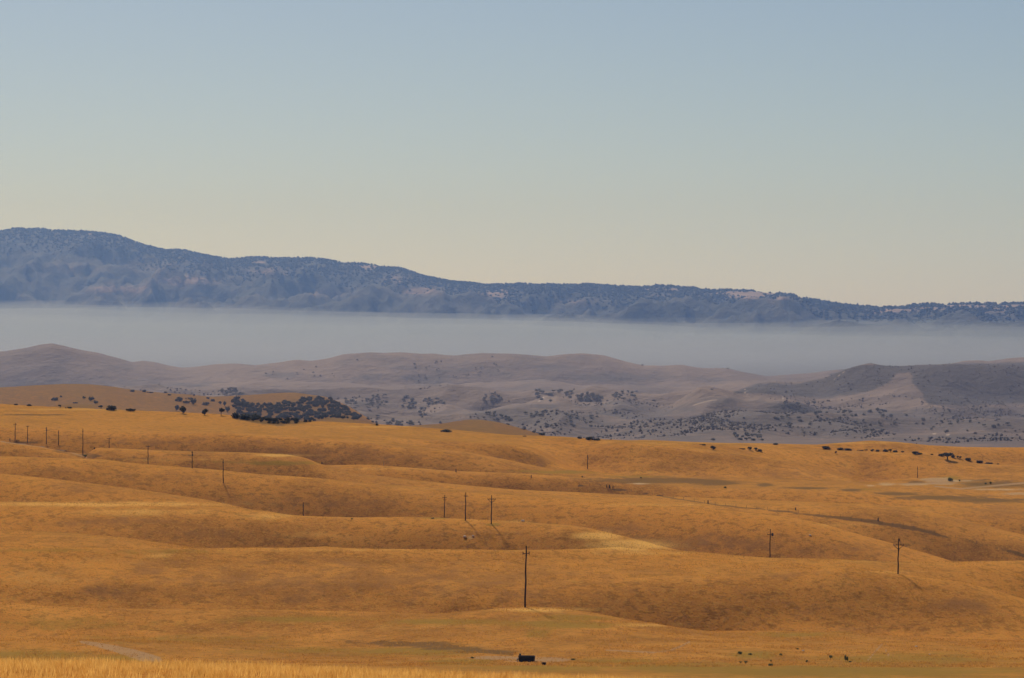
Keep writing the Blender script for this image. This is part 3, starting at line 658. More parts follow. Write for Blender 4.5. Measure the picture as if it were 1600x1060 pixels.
pole_at(473.7, 806, 785, "plain", "lone short pole half hidden behind the bright mid left crest", d=772, lean=.01, r=.12, arm=.6)
pole_at(918, 733, 711, "edge", "lone distant utility pole in the middle hollow below the far golden slope", lean=.004, r=.15, arm=1.1)
pole_at(1433.7, 747, 729, "plain", "lone thin distant utility pole above the pale bare bank at right", lean=.004, r=.13, arm=.7)

# ------------------------------------------------------------------ fence, posts, snag
FL = [(905, 757.5), (960, 765), (1000, 770), (1060, 780), (1125, 790), (1200, 797), (1300, 807), (1370, 817), (1430, 827), (1500, 843), (1600, 870)]
fx = np.linspace(905, 1640, 46); fyy = np.interp(fx, *zip(*FL))
fp = [ground.hit(a_, b_) for a_, b_ in zip(fx, fyy)]
fence = empty("wire_fence", fp[0], "long low post and wire fence running down the right golden hillside", "fence")
for q in fp:
    hh = .95 + random.uniform(-.1, .15); b = q - fp[0]
    put("post", [tube(b - Vector((0, 0, .3)), b + Vector((random.uniform(-.06, .06), 0, hh)), .05, .04, 6)], POSTW, fence)
for zz in (.45, .75, 1.05):
    put("wire", [tube(a_ - fp[0] + Vector((0, -.07, zz)), b_ - fp[0] + Vector((0, -.07, zz)), .006, .006, 4) for a_, b_ in zip(fp, fp[1:])], WIRE, fence)

def fence_post(X, Y, h, w, label, lean=0.0):
    b = ground.hit(X, Y); n = 8
    V, Fc = join(tube((0, 0, -.3), (lean*h, 0, h*.93), w*.55, w*.47, n), tube((lean*h, 0, h*.93), (lean*h, 0, h), w*.47, w*.30, n))
    o = mesh_obj("fence_post", V, Fc, POSTW); o.location = b
    return tag(o, label, "post", "stout dark posts standing in the grass")
fence_post(948, 762, 1.15, .34, "dark stout post, left one of the trio of posts on the middle hillside", .03)
fence_post(952.3, 762.8, 1.15, .50, "thickest dark post in the middle of the trio on the hillside", -.02)
fence_post(957.6, 763, .95, .30, "right and thinnest post of the trio on the middle hillside", .1)
fence_post(830, 746.5, 1.0, .30, "single dark post just below the crest left of the green gully")
fence_post(712.5, 738, 1.2, .32, "single dark post on the middle crest left of centre")
fence_post(1106.3, 787, 1.05, .36, "single dark post at the bend of the long fence line")
fence_post(1243, 797.5, .9, .34, "dark post above the right crest, just over the long fence")
fence_post(1372, 814, 1.0, .42, "stout dark post beside the dark track on the right hillside", .03)
fence_post(1405.7, 846, .9, .3, "dark post poking up near the bright right crest behind the braced pole")
fence_post(15.5, 689, 1.0, .26, "small dark post left of the leftmost distant utility pole")
fence_post(26.5, 690, .7, .5, "squat dark post at the foot of the leftmost distant utility pole")
fence_post(29.5, 690, .7, .3, "small dark post just right of the leftmost distant utility pole")
fence_post(556, 726.3, .6, .2, "tiny post on the grassy crest left of the dead snag")
fence_post(503, 724.5, .7, .35, "tiny dark post at the tip of the bright left spur")
b = ground.hit(599.5, 727)
sn = empty("dead_snag", b, "small bleached dead snag forking up from the middle crest", "dead tree")
put("trunk", [tube((0, 0, -.2), (.05, 0, .7), .16, .12), tube((.05, 0, .7), (-.02, 0, 1.3), .12, .08)], SNAG, sn)
put("branch", [tube((-.02, 0, 1.25), (-.35, .1, 2.0), .07, .03)], SNAG, sn)
put("branch", [tube((.03, 0, 1.0), (.35, -.1, 1.6), .06, .03)], SNAG, sn)

# ------------------------------------------------------------------ stock trough and tub on the bare dirt
b = ground.hit(823, 1034)
L, Wd, H = 2.75, 1.15, .95
tr = empty("stock_trough", b, "long black stock trough standing on the bare dirt patch in the swale", "trough", rz=-.10)
def tank(L, Wd, H, th, flare, n=6):
    """open tank with rounded ends: outer wall, rim, inner wall, floor"""
    def ring(l, w, z):
        P = []
        for s in (1, -1):
            for k in range(n+1):
                a_ = -math.pi/2 + math.pi*k/n
                P.append(Vector((s*(l/2 - w*.28 + w*.28*math.cos(a_)), s*w/2*math.sin(a_), z)))
        return P
    rings = [ring(L-flare, Wd-flare, -.1), ring(L-flare*.4, Wd-flare*.4, H*.5), ring(L, Wd, H*.93), ring(L+.07, Wd+.07, H*.93), ring(L+.07, Wd+.07, H), ring(L-2*th, Wd-2*th, H), ring(L-2*th-flare, Wd-2*th-flare, .12)]
    V = [p for r_ in rings for p in r_]; m_ = len(rings[0]); Fc = []
    for i in range(len(rings)-1):
        for k in range(m_): Fc.append((i*m_+k, i*m_+(k+1) % m_, (i+1)*m_+(k+1) % m_, (i+1)*m_+k))
    Fc.append(tuple(range((len(rings)-1)*m_, len(rings)*m_)))
    return V, Fc, ring
V, Fc, ring = tank(L, Wd, H, .07, .16)
mesh_obj("tank", V, Fc, RUBBER, tr)
wr = ring(L-.26, Wd-.26, H*.8); mesh_obj("water", wr, [tuple(range(len(wr)))], WATER, tr)
put("valve_post", [box((-L*.40, .2, H*.62), .28, .28, H*1.24+.2), box((-L*.40, .2, H*1.27), .34, .34, .07)], METAL, tr)
put("end_plate", [box((-L*.5-.14, -.25, H*.28), .10, .5, H*.66)], PALE, tr)
put("inlet_pipe", [tube((-L*.5-.2, .1, .05), (-L*.40, .2, H*1.1), .04, .04, 8)], METAL, tr)
b = ground.hit(850, 1039.5)
tb = empty("feed_tub", b, "small round black tub on the ground in front of the stock trough", "tub")
V, Fc = [], []
for i, (r_, z) in enumerate([(.26, -.03), (.30, .2), (.33, .36), (.36, .36), (.36, .41), (.30, .41), (.25, .06)]):
    V += [Vector((r_*math.cos(k*math.pi/8), r_*math.sin(k*math.pi/8), z)) for k in range(16)]
    if i: Fc += [((i-1)*16+k, (i-1)*16+(k+1) % 16, i*16+(k+1) % 16, i*16+k) for k in range(16)]
Fc.append(tuple(range(96, 112)))
mesh_obj("tub_body", V, Fc, RUBBER, tb)
put("handle", [tube((-.38, 0, .34), (-.46, 0, .24), .03, .03, 6), tube((-.46, 0, .24), (-.36, 0, .16), .03, .03, 6)], METAL, tb)

def stone(X, Y, s, label):
    b = ground.hit(X, Y); V = []; n = 9
    for i in range(5):
        a_ = math.pi*i/4 - math.pi/2
        for k in range(n):
            r_ = s*(.8+.35*random.random())*max(math.cos(a_), .12)
            V.append(Vector((r_*math.cos(6.283*k/n)*1.2, r_*math.sin(6.283*k/n), s*.62*math.sin(a_)+s*.35)))
    Fc = [(i*n+k, i*n+(k+1) % n, (i+1)*n+(k+1) % n, (i+1)*n+k) for i in range(4) for k in range(n)]
    Fc += [tuple(range(n))[::-1], tuple(range(4*n, 5*n))]
    o = mesh_obj("pale_stone", V, Fc, STONE); o.location = b
    tag(o, label, "stone", "pale stones lying in the grass")
stone(1431.5, 1011, .22, "small white stone on the grass right of the forked pale trails")
stone(1452.5, 1023, .14, "tiny white stone lowest at right in the green swale")
stone(1255, 1017.5, .19, "small white stone above the dark shrubs in the swale")
stone(817, 814.8, .5, "pale stone on the mid crest right of the three poles")
stone(726, 839.5, .42, "pale rock below the three poles, left of a rubble streak")
stone(739, 838, .3, "pale rock below the three poles, right end of a rubble streak")
stone(1266, 837.3, .35, "tiny pale stone alone on the dark right hill face")

# ------------------------------------------------------------------ trees and shrubs
def leaf_cloud(lobes, n, size, seed):
    """leaf clumps spread through a few lobes: (n*4,3) verts, (n,4) faces"""
    r = np.random.default_rng(seed)
    lb = np.array(lobes, float); w = lb[:, 3]*lb[:, 4]; k = r.choice(len(lb), n, p=w/w.sum())
    dv = r.normal(size=(n, 3)); dv /= np.linalg.norm(dv, axis=1)[:, None]
    rad = (0.35 + 0.65*r.random(n)**.45)[:, None]
    c = lb[k, :3] + dv*rad*np.stack([lb[k, 3], lb[k, 3], lb[k, 4]], 1)
    c[:, 2] = np.maximum(c[:, 2], .01)
    u = r.normal(size=(n, 3)); u /= np.linalg.norm(u, axis=1)[:, None]
    v = np.cross(u, dv + r.normal(size=(n, 3))*.5); v /= np.linalg.norm(v, axis=1)[:, None] + 1e-9
    s = (size*(.55+.9*r.random(n)))[:, None]
    V = np.stack([c-u*s-v*s*.7, c+u*s-v*s*.5, c+u*s*.8+v*s*.7, c-u*s*.7+v*s*.8], 1).reshape(-1, 3)
    return V, np.arange(n*4).reshape(-1, 4)

def mesh_data(name, V, Q, mat):
    o = big_mesh(name, V, Q, mat, smooth=False); me = o.data
    bpy.data.objects.remove(o); return me

def lobes_for(kind, r):
    L_ = []
    if kind == "dome":
        for k in range(9): a_ = r.random()*6.28; q = r.random()**.5*.27; L_.append((q*math.cos(a_), q*math.sin(a_), .28+.22*r.random()*(1-q), .20+.08*r.random(), .26+.1*r.random()))
        for k in range(7): a_ = r.random()*6.28; q = .30+.1*r.random(); L_.append((q*math.cos(a_), q*math.sin(a_), .16+.12*r.random(), .13+.05*r.random(), .16+.08*r.random()))
    elif kind == "round":
        for k in range(10): a_ = r.random()*6.28; q = r.random()**.5*.28; L_.append((q*math.cos(a_), q*math.sin(a_), .36+.34*r.random(), .19+.07*r.random(), .20+.08*r.random()))
    elif kind == "spread":
        for k in range(11): a_ = r.random()*6.28; q = r.random()**.5*.36; L_.append((q*math.cos(a_), q*math.sin(a_), .56+.2*r.random()*(1-q), .15+.07*r.random(), .15+.06*r.random()))
    elif kind == "low":
        for k in range(10): x = r.uniform(-.4, .4); L_.append((x, r.uniform(-.12, .12), .25+.3*r.random()*(1-abs(x)), .10+.05*r.random(), .26+.14*r.random()))
    return L_

trunk_me = {}
def trunk_mesh(kind):
    r = random.Random(kind)
    top_ = {"dome": .45, "round": .55, "spread": .62, "low": .4}[kind]
    parts = [tube((0, 0, -.06), (.01, 0, top_*.55), .055, .04, 8)]
    for k in range(4):
        a_ = k*1.57 + r.random(); e = Vector((.2*math.cos(a_), .2*math.sin(a_), top_))
        parts.append(tube((.01, 0, top_*.5), e, .034, .014, 6))
    V, Fc = join(*parts)
    me = bpy.data.meshes.new("trunk"); me.from_pydata([tuple(v_) for v_ in V], [], Fc); me.materials.append(BARK)
    return me
CROWN = {}
for kind in ("dome", "round", "spread", "low"):
    trunk_me[kind] = trunk_mesh(kind)
    for q in range(3):
        r = random.Random(f"{kind}{q}")
        V, Q = leaf_cloud(lobes_for(kind, r), 520, .052, 100+q+len(kind)*7)
        CROWN[kind, q] = mesh_data("crown", V, Q, OAK)
proto = {}
def oak(b, w, h, kind, label, cat="tree", group=None, name="oak_tree", q=None, rz=None):
    t = empty(name, b, label, cat, group, random.uniform(-.4, .4) if kind == "low" else random.uniform(0, 6.28))
    t.scale = (w, w*(.5 if kind == "low" else 1), h)
    q = random.randrange(3) if q is None else q
    for nm, me in (("crown", CROWN[kind, q]), ("trunk", trunk_me[kind])):
        o = bpy.data.objects.new(nm, me); C.objects.link(o); o.parent = t
    return t
def oak_px(X, yb, w, h, kind, label, sh=None, group=None, name="oak_tree", cat="tree", d=None):
    sh = sh or ground
    b = sh.hit(X, yb) if d is None else at_dist(sh, X, d)
    k = b.y/F
    return oak(b - Vector((0, 0, .03*h*k)), w*k*1.08, h*k*1.1, kind, label, cat, group, name)

G1 = "oaks and bushes on the left golden hill"
for X, yb, w, h, kind, lab in [
    (86.5, 626, 12, 6.5, "dome", "dark rounded oak alone high on the left hill, with a tiny bush at its right"),
    (142.5, 627, 9.5, 8, "round", "upper dark oak of a stepped pair on the left golden hill"),
    (150, 632, 7, 6.5, "round", "lower small oak of a stepped pair on the left golden hill"),
    (131.5, 624, 5.5, 5, "round", "small round oak left of a stepped pair on the left hill"),
    (158, 639, 9, 6, "spread", "small spreading oak just left of the large double crowned oak"),
    (174, 641.5, 17, 10.5, "dome", "large double crowned dark oak behind the left golden crest"),
    (204, 643, 18, 5.5, "low", "long low dark thicket on the crest right of the double crowned oak"),
    (94, 637.5, 6.5, 5.5, "spread", "faint small oak below the lone rounded oak on the left hill"),
    (107, 638.5, 10, 3.4, "low", "low dark bush sloping down on the left crest"),
    (25, 633, 7, 3, "dome", "leftmost tiny dark bush on the left crest"),
    (45.5, 634.5, 8, 3.6, "dome", "second tiny dark bush from the left on the left crest"),
    (95.5, 621.5, 4, 3.6, "round", "tiny bush just right of the lone rounded oak high on the left hill"),
    (118, 630.5, 8, 2.4, "low", "flat thin streak of bush in the middle of the left hill"),
    (207, 612.5, 8.5, 5, "dome", "first dark bush on the left hill skyline, left of a joined pair"),
    (218.5, 610.5, 7, 4.5, "dome", "left one of a joined pair of bushes on the left hill skyline"),
    (226, 613, 8, 5.5, "dome", "right one of a joined pair of bushes on the left hill skyline"),
    (235, 614.3, 12, 2.2, "low", "flat trailing bush at right end of the left hill skyline row"),
    (259, 614.5, 6.5, 3.6, "dome", "faint bush on the skyline above the middle oak row"),
    (265, 618.2, 7, 3.2, "dome", "low bush just under the skyline above the middle oak row"),
    (280, 627.5, 13, 10, "dome", "big oak at the left end of the sloping oak row"),
    (291, 630.5, 13, 5, "low", "low thicket in the middle of the sloping oak row"),
    (302, 632.5, 12, 11, "round", "tall oak at the right end of the sloping oak row"),
    (296, 624.5, 12, 4, "low", "thin upper thicket above the sloping oak row"),
    (303, 619.5, 3.5, 3.6, "round", "tiny round bush alone on the skyline over the oak row"),
    (325, 624.2, 5.5, 4.2, "round", "small oak high between the oak row and the woods"),
    (332.5, 627.5, 7, 5.5, "dome", "small oak nearer the woods, right of a smaller one"),
    (322, 633.5, 13, 7, "dome", "pale grey green oak alone between the row and the woods"),
    (344, 632, 6, 5.5, "round", "small round oak at the upper left edge of the woods"),
    (351, 634.8, 6, 8.5, "round", "narrow upright oak at the upper left edge of the woods"),
    (275, 642, 9.5, 9, "round", "left smaller crown of the touching oak pair in the pasture"),
    (286, 646.5, 12.5, 13, "round", "right larger oak of the touching pair in the pasture"),
    (320, 648.8, 11, 10.5, "round", "solitary dense round oak in the pasture below the oak row"),
    (345.5, 649.5, 10, 12.5, "spread", "leaning dark oak left of the lower woods edge"),
    (355.5, 644.5, 9.5, 10.5, "round", "dark squarish oak between the leaning oak and the woods"),
    (366.5, 654, 14, 12, "dome", "dark oak at the lower left corner of the hillside woods"),
    (383, 656, 19, 12, "dome", "broadest darkest oak along the lower edge of the hillside woods"),
    (397, 656, 12, 10, "dome", "dark oak right of the broadest oak at the lower woods edge")]:
    oak_px(X, yb, w, h, kind, lab, group=G1)

# hillside woods: crowded oaks with a few gaps
def inside(x, y, P):
    c = False
    for i in range(len(P)):
        (ax, ay), (bx_, by_) = P[i], P[(i+1) % len(P)]
        if (ay > y) != (by_ > y) and x < (bx_-ax)*(y-ay)/(by_-ay) + ax: c = not c
    return c
WP = [(362, 624), (372, 621), (385, 627), (402, 630), (422, 630), (440, 627), (470, 624), (482, 619), (496, 619), (512, 622), (530, 630), (548, 640), (566, 651), (560, 655), (520, 652), (480, 657), (440, 662), (408, 658), (372, 652)]
pts = []
rr = random.Random(11)
tries = 0
while len(pts) < 280 and tries < 6000:
    tries += 1
    x, y = rr.uniform(360, 592), rr.uniform(617, 664)
    if not inside(x, y, WP): continue
    if min(math.hypot(x-494, (y-637)*1.3)-6, math.hypot(x-412, (y-645)*.7)-5, math.hypot(x-427, y-650)-4, math.hypot(x-505, (y-643)*1.6)-4) < 0: continue
    if any(abs(x-a_) < 2.9 and abs(y-b_) < 1.6 for a_, b_ in pts): continue
    pts.append((x, y))
for x, y in pts:
    w = rr.uniform(5.5, 10.5)
    oak_px(x, y+3, w, w*rr.uniform(.62, .85), rr.choice(("dome", "round", "dome")), "dark oak crowded among others in the woods on the slope under the golden hilltop", group="oaks crowded in the hillside woods")
for X, yb, w, h in [(575, 656, 6, 4), (582, 660.5, 5, 4), (589, 665, 5, 4.5)]:
    oak_px(X, yb, w, h, "dome", "small oak trailing down the right end of the hillside woods", group="oaks trailing off the woods")
oak_px(479, 615.5, 12, 2.5, "low", "low dark thicket on the very top of the golden hilltop over the woods", name="thicket", cat="bush")

G2 = "oaks and bushes along the far golden crest"
for X, yb, w, h, kind, lab in [
    (697, 675.2, 18, 5.5, "dome", "dark half dome oak rising behind the long central crest"),
    (794, 664, 7, 3, "dome", "low bush on the shoulder of the orange dome hill"),
    (817, 671.5, 10, 2.6, "low", "thin thicket higher on the right flank of the orange dome hill"),
    (834.5, 676.5, 8, 4, "dome", "middle bush going down the right flank of the orange dome hill"),
    (846.5, 680.5, 11, 6, "dome", "largest lowest bush on the right flank of the orange dome hill"),
    (820, 682.4, 6, 1.6, "low", "tiny flat bush on the central crest left of the two dark oaks"),
    (905, 685.8, 9, 4.6, "dome", "smaller left oak of two dark domes on the central crest"),
    (921, 687.5, 13, 6.4, "dome", "larger right oak of two dark domes on the central crest"),
    (932, 688, 14, 4.2, "dome", "low dark oak trailing right of the larger dome on the central crest"),
    (1086, 690, 11, 3.2, "dome", "flat dark bush on the right central crest, left of the round oak"),
    (1098, 696, 9, 2.6, "low", "thin flat bush between the crest bush and the round oak"),
    (1115, 703, 10.5, 6.5, "round", "single round oak below the crest at right centre"),
    (1160, 702, 12, 1.6, "low", "very thin dark streak of bush left of the twin bushes"),
    (1171.5, 703, 7.5, 5.4, "round", "left round bush of the twin bushes right of centre"),
    (1181, 704, 7, 5, "round", "middle round bush of the twin bushes right of centre"),
    (1187, 705, 8, 4, "dome", "right low bush of the twin bushes right of centre"),
    (1212.5, 695, 10, 3.2, "dome", "flat dark bush alone on the crest left of the large dome oak"),
    (1290.5, 701.5, 14, 6, "dome", "large dark dome oak at left end of the right hand tree row"),
    (1312, 703.2, 12, 4.6, "dome", "left half of a long dark thicket in the right hand row"),
    (1325, 704, 13, 4.6, "dome", "right half of a long dark thicket in the right hand row"),
    (1344.5, 704.8, 9, 1.9, "low", "thin low bush after the long thicket in the right hand row"),
    (1353, 705.3, 6, 3.2, "spread", "wispy small tree after the thin low bush in the right hand row"),
    (1363, 706, 6.5, 4.2, "round", "small upright bush left of a leaning one in the right hand row"),
    (1371.5, 706, 7, 4.4, "dome", "leaning small bush in the middle of the right hand row"),
    (1383.5, 706, 9, 5, "dome", "left oak of three touching crowns in the right hand row"),
    (1391.5, 707, 8, 5.4, "spread", "tall middle oak of three touching crowns in the right hand row"),
    (1399, 707, 8, 4.4, "dome", "right oak of three touching crowns in the right hand row"),
    (1410.3, 707.8, 5.5, 3.2, "round", "tiny round bush alone left of the pointed oak in the right hand row"),
    (1430.5, 709.8, 14, 6.4, "dome", "pointed dark oak with skirts left of the biggest tree"),
    (1438, 710, 6, 3, "dome", "small bush touching the right side of the pointed oak"),
    (1456, 711, 5, 2.2, "dome", "faint brown bush just left of the biggest tree"),
    (1480.5, 718.2, 19, 11.5, "spread", "biggest spreading tree with a visible trunk in the right hand row"),
    (1471, 713, 11, 5.2, "dome", "dense oak behind the left side of the biggest tree"),
    (1489.5, 715, 8, 4.4, "dome", "oak behind the right side of the biggest tree"),
    (1496.5, 716, 5, 4, "round", "small bush left one of a pair after the biggest tree"),
    (1500.5, 716.5, 5, 3.6, "round", "small bush right one of a pair after the biggest tree"),
    (1513, 719.3, 10, 5, "dome", "rounded bush down the slope right of the biggest tree"),
    (1530.5, 723.5, 11.5, 5.6, "dome", "dark oak joined to a flat thicket near the right end of the row"),
    (1545, 725.2, 13, 3.4, "dome", "flat thicket trailing right near the end of the row"),
    (1559.5, 725.9, 5, 1.8, "dome", "last tiny bush at the right end of the row")]:
    oak_px(X, yb, w, h, kind, lab, group=G2)
oak_px(147.3, 702.5, 3, 3.4, "round", "tiny dark bush alone right of the tall plain pole on the left slope", name="bush", cat="bush")

# shrubs in the near swale and along the gullies
SHC = {}
for kind in ("dome", "round", "spread"):
    r = random.Random(f"s{kind}")
    V, Q = leaf_cloud(lobes_for(kind, r), 420, .06, 900+len(kind))
    SHC[kind] = (mesh_data("foliage", V, Q, SHRUB), mesh_data("foliage", V, Q, RUST))
def shrub(X, yb, w, h, kind, label, mat=0, group="shrubs in the near green swale", sh=None):
    b = (sh or ground).hit(X, yb); k = b.y/F
    t = empty("shrub", b, label, "shrub", group, random.random()*6); t.scale = (w*k*.92, w*k*.92, h*k*.95)
    o = bpy.data.objects.new("foliage", SHC[kind][mat]); C.objects.link(o); o.parent = t
    o = bpy.data.objects.new("stem", trunk_me["round"]); C.objects.link(o); o.parent = t
for a_ in [(1203.7, 1041, 9.5, 6, "dome", "low dark green shrub, darkest and widest in the near green swale"),
           (1204.5, 1035.5, 3, 5, "spread", "thin wispy shrub rising right behind the widest dark shrub"),
           (1260.6, 1036, 5, 5.5, "round", "small dark shrub midway between the wide shrub and the tall one"),
           (1321, 1034.5, 4.5, 12.5, "round", "tall narrow green shrub, left stem of the pair at right of the swale"),
           (1324, 1034.8, 4.0, 10.5, "round", "slightly shorter green shrub, right stem of the pair at right of the swale"),
           (1328, 1035, 6, 3, "dome", "low tuft at the foot of the tall narrow shrub"),
           (1298, 1031.5, 7, 9, "spread", "pale thin shrub just left of the tall narrow shrub"),
           (1165, 1038, 6, 6, "spread", "small ragged shrub left of the widest dark shrub"),
           (1156, 1022.5, 9, 6.5, "dome", "grey green shrub on the bank at left of the swale shrubs"),
           (1172, 1023.5, 7, 4, "dome", "low grey green shrub on the bank, right of its larger neighbour"),
           (1220, 1024.5, 6, 4.5, "dome", "little dark shrub on the bank above the widest dark shrub"),
           (1246, 1015, 5, 3, "dome", "tiny dark shrub highest on the bank beside a white stone"),
           (1157, 1037, 5, 4, "spread", "faint ragged shrub, leftmost low one in the swale")]:
    shrub(*a_)
shrub(813, 1033, 8, 5, "dome", "green weeds growing at the left end of the black trough", group=None)
shrub(738, 1029, 6, 4, "dome", "small tuft of weeds left of the black trough", group=None)
shrub(895, 1031.5, 9, 3.5, "dome", "low dark weeds on the dirt right of the black trough", group=None)
shrub(1306, 709, 5, 4.5, "round", "small rusty brown shrub below the large dome oak at right", 1, None)
GG = "shrubs in the gullies of the golden hills"
for a_ in [(1485, 752, 9, 8, "dome", "green grey shrub at right end of the pale bare bank"), (1499.5, 753, 4, 4, "round", "tiny dark shrub right of the shrub by the bare bank"),
           (1548, 757.5, 5, 5.5, "round", "dark shrub in the scrubby gully at far right"), (1540, 757, 4, 4, "dome", "small shrub just left of the dark one in the far right gully"),
           
           (1133, 763, 5, 4, "dome", "small brush clump at right end of the centre gully"),
           
           (1001.5, 748, 4, 3, "round", "tiny shrub standing at the top of the centre gully"), (910, 746.5, 4, 3, "round", "tiny dark shrub on the green patch of the centre gully"),
           (133, 713.5, 8, 4, "dome", "dark brush clump in the gully at the pale track end"), (550, 811.5, 4, 2.4, "dome", "tiny green tuft on the mid left crest"), (676, 810.5, 7, 2, "dome", "small green tuft left of the three poles")]:
    shrub(*a_, group=GG)

# ---- trees of the hazy valley: one small mesh each
VT = []
for q in range(5):
    r = random.Random(500+q)
    V, Q = leaf_cloud(lobes_for(("round", "dome", "dome", "round", "spread")[q], r), 130, .10, 700+q)
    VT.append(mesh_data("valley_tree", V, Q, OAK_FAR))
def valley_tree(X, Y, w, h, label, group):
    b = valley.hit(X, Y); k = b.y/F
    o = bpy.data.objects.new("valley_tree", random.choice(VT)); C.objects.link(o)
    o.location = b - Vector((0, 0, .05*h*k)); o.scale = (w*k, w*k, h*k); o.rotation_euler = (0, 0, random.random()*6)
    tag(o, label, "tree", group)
def grove(P, n, w0, w1, label, group, gap=3.0, flat=.75):
    xs, ys = [p[0] for p in P], [p[1] for p in P]; got = []; k = 0
    while len(got) < n and k < n*60:
        k += 1; x, y = rr.uniform(min(xs), max(xs)), rr.uniform(min(ys), max(ys))
        if inside(x, y, P) and all(abs(x-a_) > gap or abs(y-b_) > gap*.5 for a_, b_ in got): got.append((x, y))
    for x, y in got:
        w = rr.uniform(w0, w1); valley_tree(x, y, w, w*flat*rr.uniform(.8, 1.15), label, group)
grove([(344, 613), (357, 608), (366, 608), (382, 616), (378, 623), (362, 618), (346, 619)], 22, 5, 9, "hazy blue tree in the slanted strip behind the hillside woods", "slanted strip of hazy trees")
grove([(538, 626), (556, 620), (562, 640), (556, 644), (545, 638)], 12, 5, 8, "hazy tree in the grove just right of the hillside woods", "first hazy grove right of the woods")
grove([(572, 620), (606, 617), (610, 628), (598, 640), (575, 642), (570, 630)], 24, 4, 7, "hazy tree in the broad second grove right of the hillside woods", "second hazy grove right of the woods")
grove([(628, 622), (646, 619), (652, 632), (648, 640), (628, 638)], 14, 5, 8, "hazy tree in the compact dark grove in the left middle valley", "compact hazy grove")
grove([(660, 629), (668, 624), (684, 622), (696, 631), (690, 633), (668, 633)], 11, 5, 8, "hazy tree in the flat low grove above the orange dome hill", "flat low grove over the dome hill")
grove([(654, 641), (664, 636), (674, 639), (670, 646), (657, 655)], 9, 4, 7, "hazy tree in the little clump below the flat low grove", "little hazy clump")
grove([(755, 626), (762, 613), (772, 614), (786, 622), (780, 630)], 12, 4.5, 8, "hazy tree in the scattered grove over the right side of the dome hill", "scattered grove right of the dome hill")
grove([(744, 640), (770, 640), (775, 655), (800, 640), (800, 662), (770, 660)], 12, 5, 9, "hazy tree on the dull hillside right of the dome hill", "trees on the dull hillside")
grove([(600, 662), (606, 659), (652, 662), (652, 666), (602, 666)], 16, 5, 9, "dark tree in the row peeping over the central golden crest", "tree row peeping over the golden crest", 2.0)
grove([(834, 612), (842, 609), (866, 612), (870, 628), (840, 628)], 12, 5, 9, "hazy tree around the pale scar in the middle valley", "trees around the pale scar")
grove([(868, 612), (884, 610), (902, 617), (918, 616), (945, 620), (944, 628), (920, 630), (890, 622)], 30, 5, 9, "hazy tree in the long grove under the smooth pale bench", "long grove under the pale bench", 2.5)
grove([(952, 617), (966, 613), (996, 613), (992, 618), (1000, 624), (985, 625), (960, 624)], 17, 4.5, 8, "hazy tree in the right end of the grove under the pale bench", "right end of the bench grove")
grove([(818, 644), (858, 644), (858, 653), (820, 652)], 12, 5, 8, "hazy tree in the loose row low in the middle valley", "loose row low in the middle valley")
grove([(880, 652), (925, 652), (932, 668), (900, 668), (848, 668)], 17, 4.5, 8, "scattered hazy tree over the two dark oaks of the central crest", "scattered trees above the two dark oaks")
grove([(1215, 634), (1232, 628), (1250, 634), (1268, 642), (1262, 648), (1230, 648), (1222, 642)], 22, 5, 9, "dark tree in the thick grove on the small valley knoll at right", "thick grove on the valley knoll", 2.5)
grove([(1104, 684), (1180, 678), (1195, 684), (1190, 690), (1108, 690)], 14, 6, 10, "valley tree just beyond the right central crest", "valley trees beyond the right central crest", 5)
grove([(1255, 645), (1340, 640), (1420, 645), (1420, 652), (1260, 652)], 22, 5, 9, "hazy tree along the upper edge of the right valley scrub", "trees along the upper right scrub edge")
grove([(1430, 655), (1600, 650), (1600, 668), (1470, 678), (1430, 672)], 24, 5, 9, "hazy tree dotted through the far right valley scrub", "trees dotted through the far right scrub", 6)
grove([(1120, 655), (1250, 650), (1400, 660), (1420, 676), (1180, 680)], 40, 4.5, 8, "hazy tree in the speckled scrub of the right valley floor", "trees in the speckled valley floor", 4)
for X, Y, w, h, lab in [(1271, 634, 9, 9, "round tree standing alone right of the knoll grove"), (1297, 638, 5, 4, "small tree alone on the tan slope right of the knoll"), (1271, 627, 4, 4, "upper small tree under the dark chaparral ridge"), (1263, 629, 3.5, 3.5, "lower left small tree under the dark chaparral ridge"),
                        (1112, 609, 6, 2.6, "flat dark bush crowning the pointed tan hill"), (590, 652, 7, 5, "faint round bush on the pale flat right of the woods"), (808, 552.5, 5, 3, "small tree on the hazy hill skyline at centre"), (558, 563, 4, 3, "tiny dark tree alone on the left hazy hill"),
                        (1004, 571.5, 4, 3.4, "tiny tree notch on the right hazy skyline"), (591, 611, 2.4, 2.4, "tiny tree alone on the smooth pale bench"), (1137, 577, 5, 2.6, "tiny tree on the right slope of the hazy skyline")]:
    valley_tree(X, Y, w, h, lab, None)
for P, n, lab, grp in [([(640, 570), (690, 565), (710, 585), (720, 600), (650, 600)], 16, "tiny dark tree on the shadowed folds of the central hazy hill", "trees on the central hazy hill"),
               ([(400, 585), (500, 572), (530, 590), (430, 600)], 12, "tiny dark tree on the left hazy hill folds", "trees on the left hazy hill"),
               ([(740, 555), (800, 556), (770, 590), (720, 590)], 10, "tiny dark tree on the hazy hill right of centre", "trees on the hazy hill right of centre")]:
    grove(P, n, 2.5, 4.5, lab, grp)

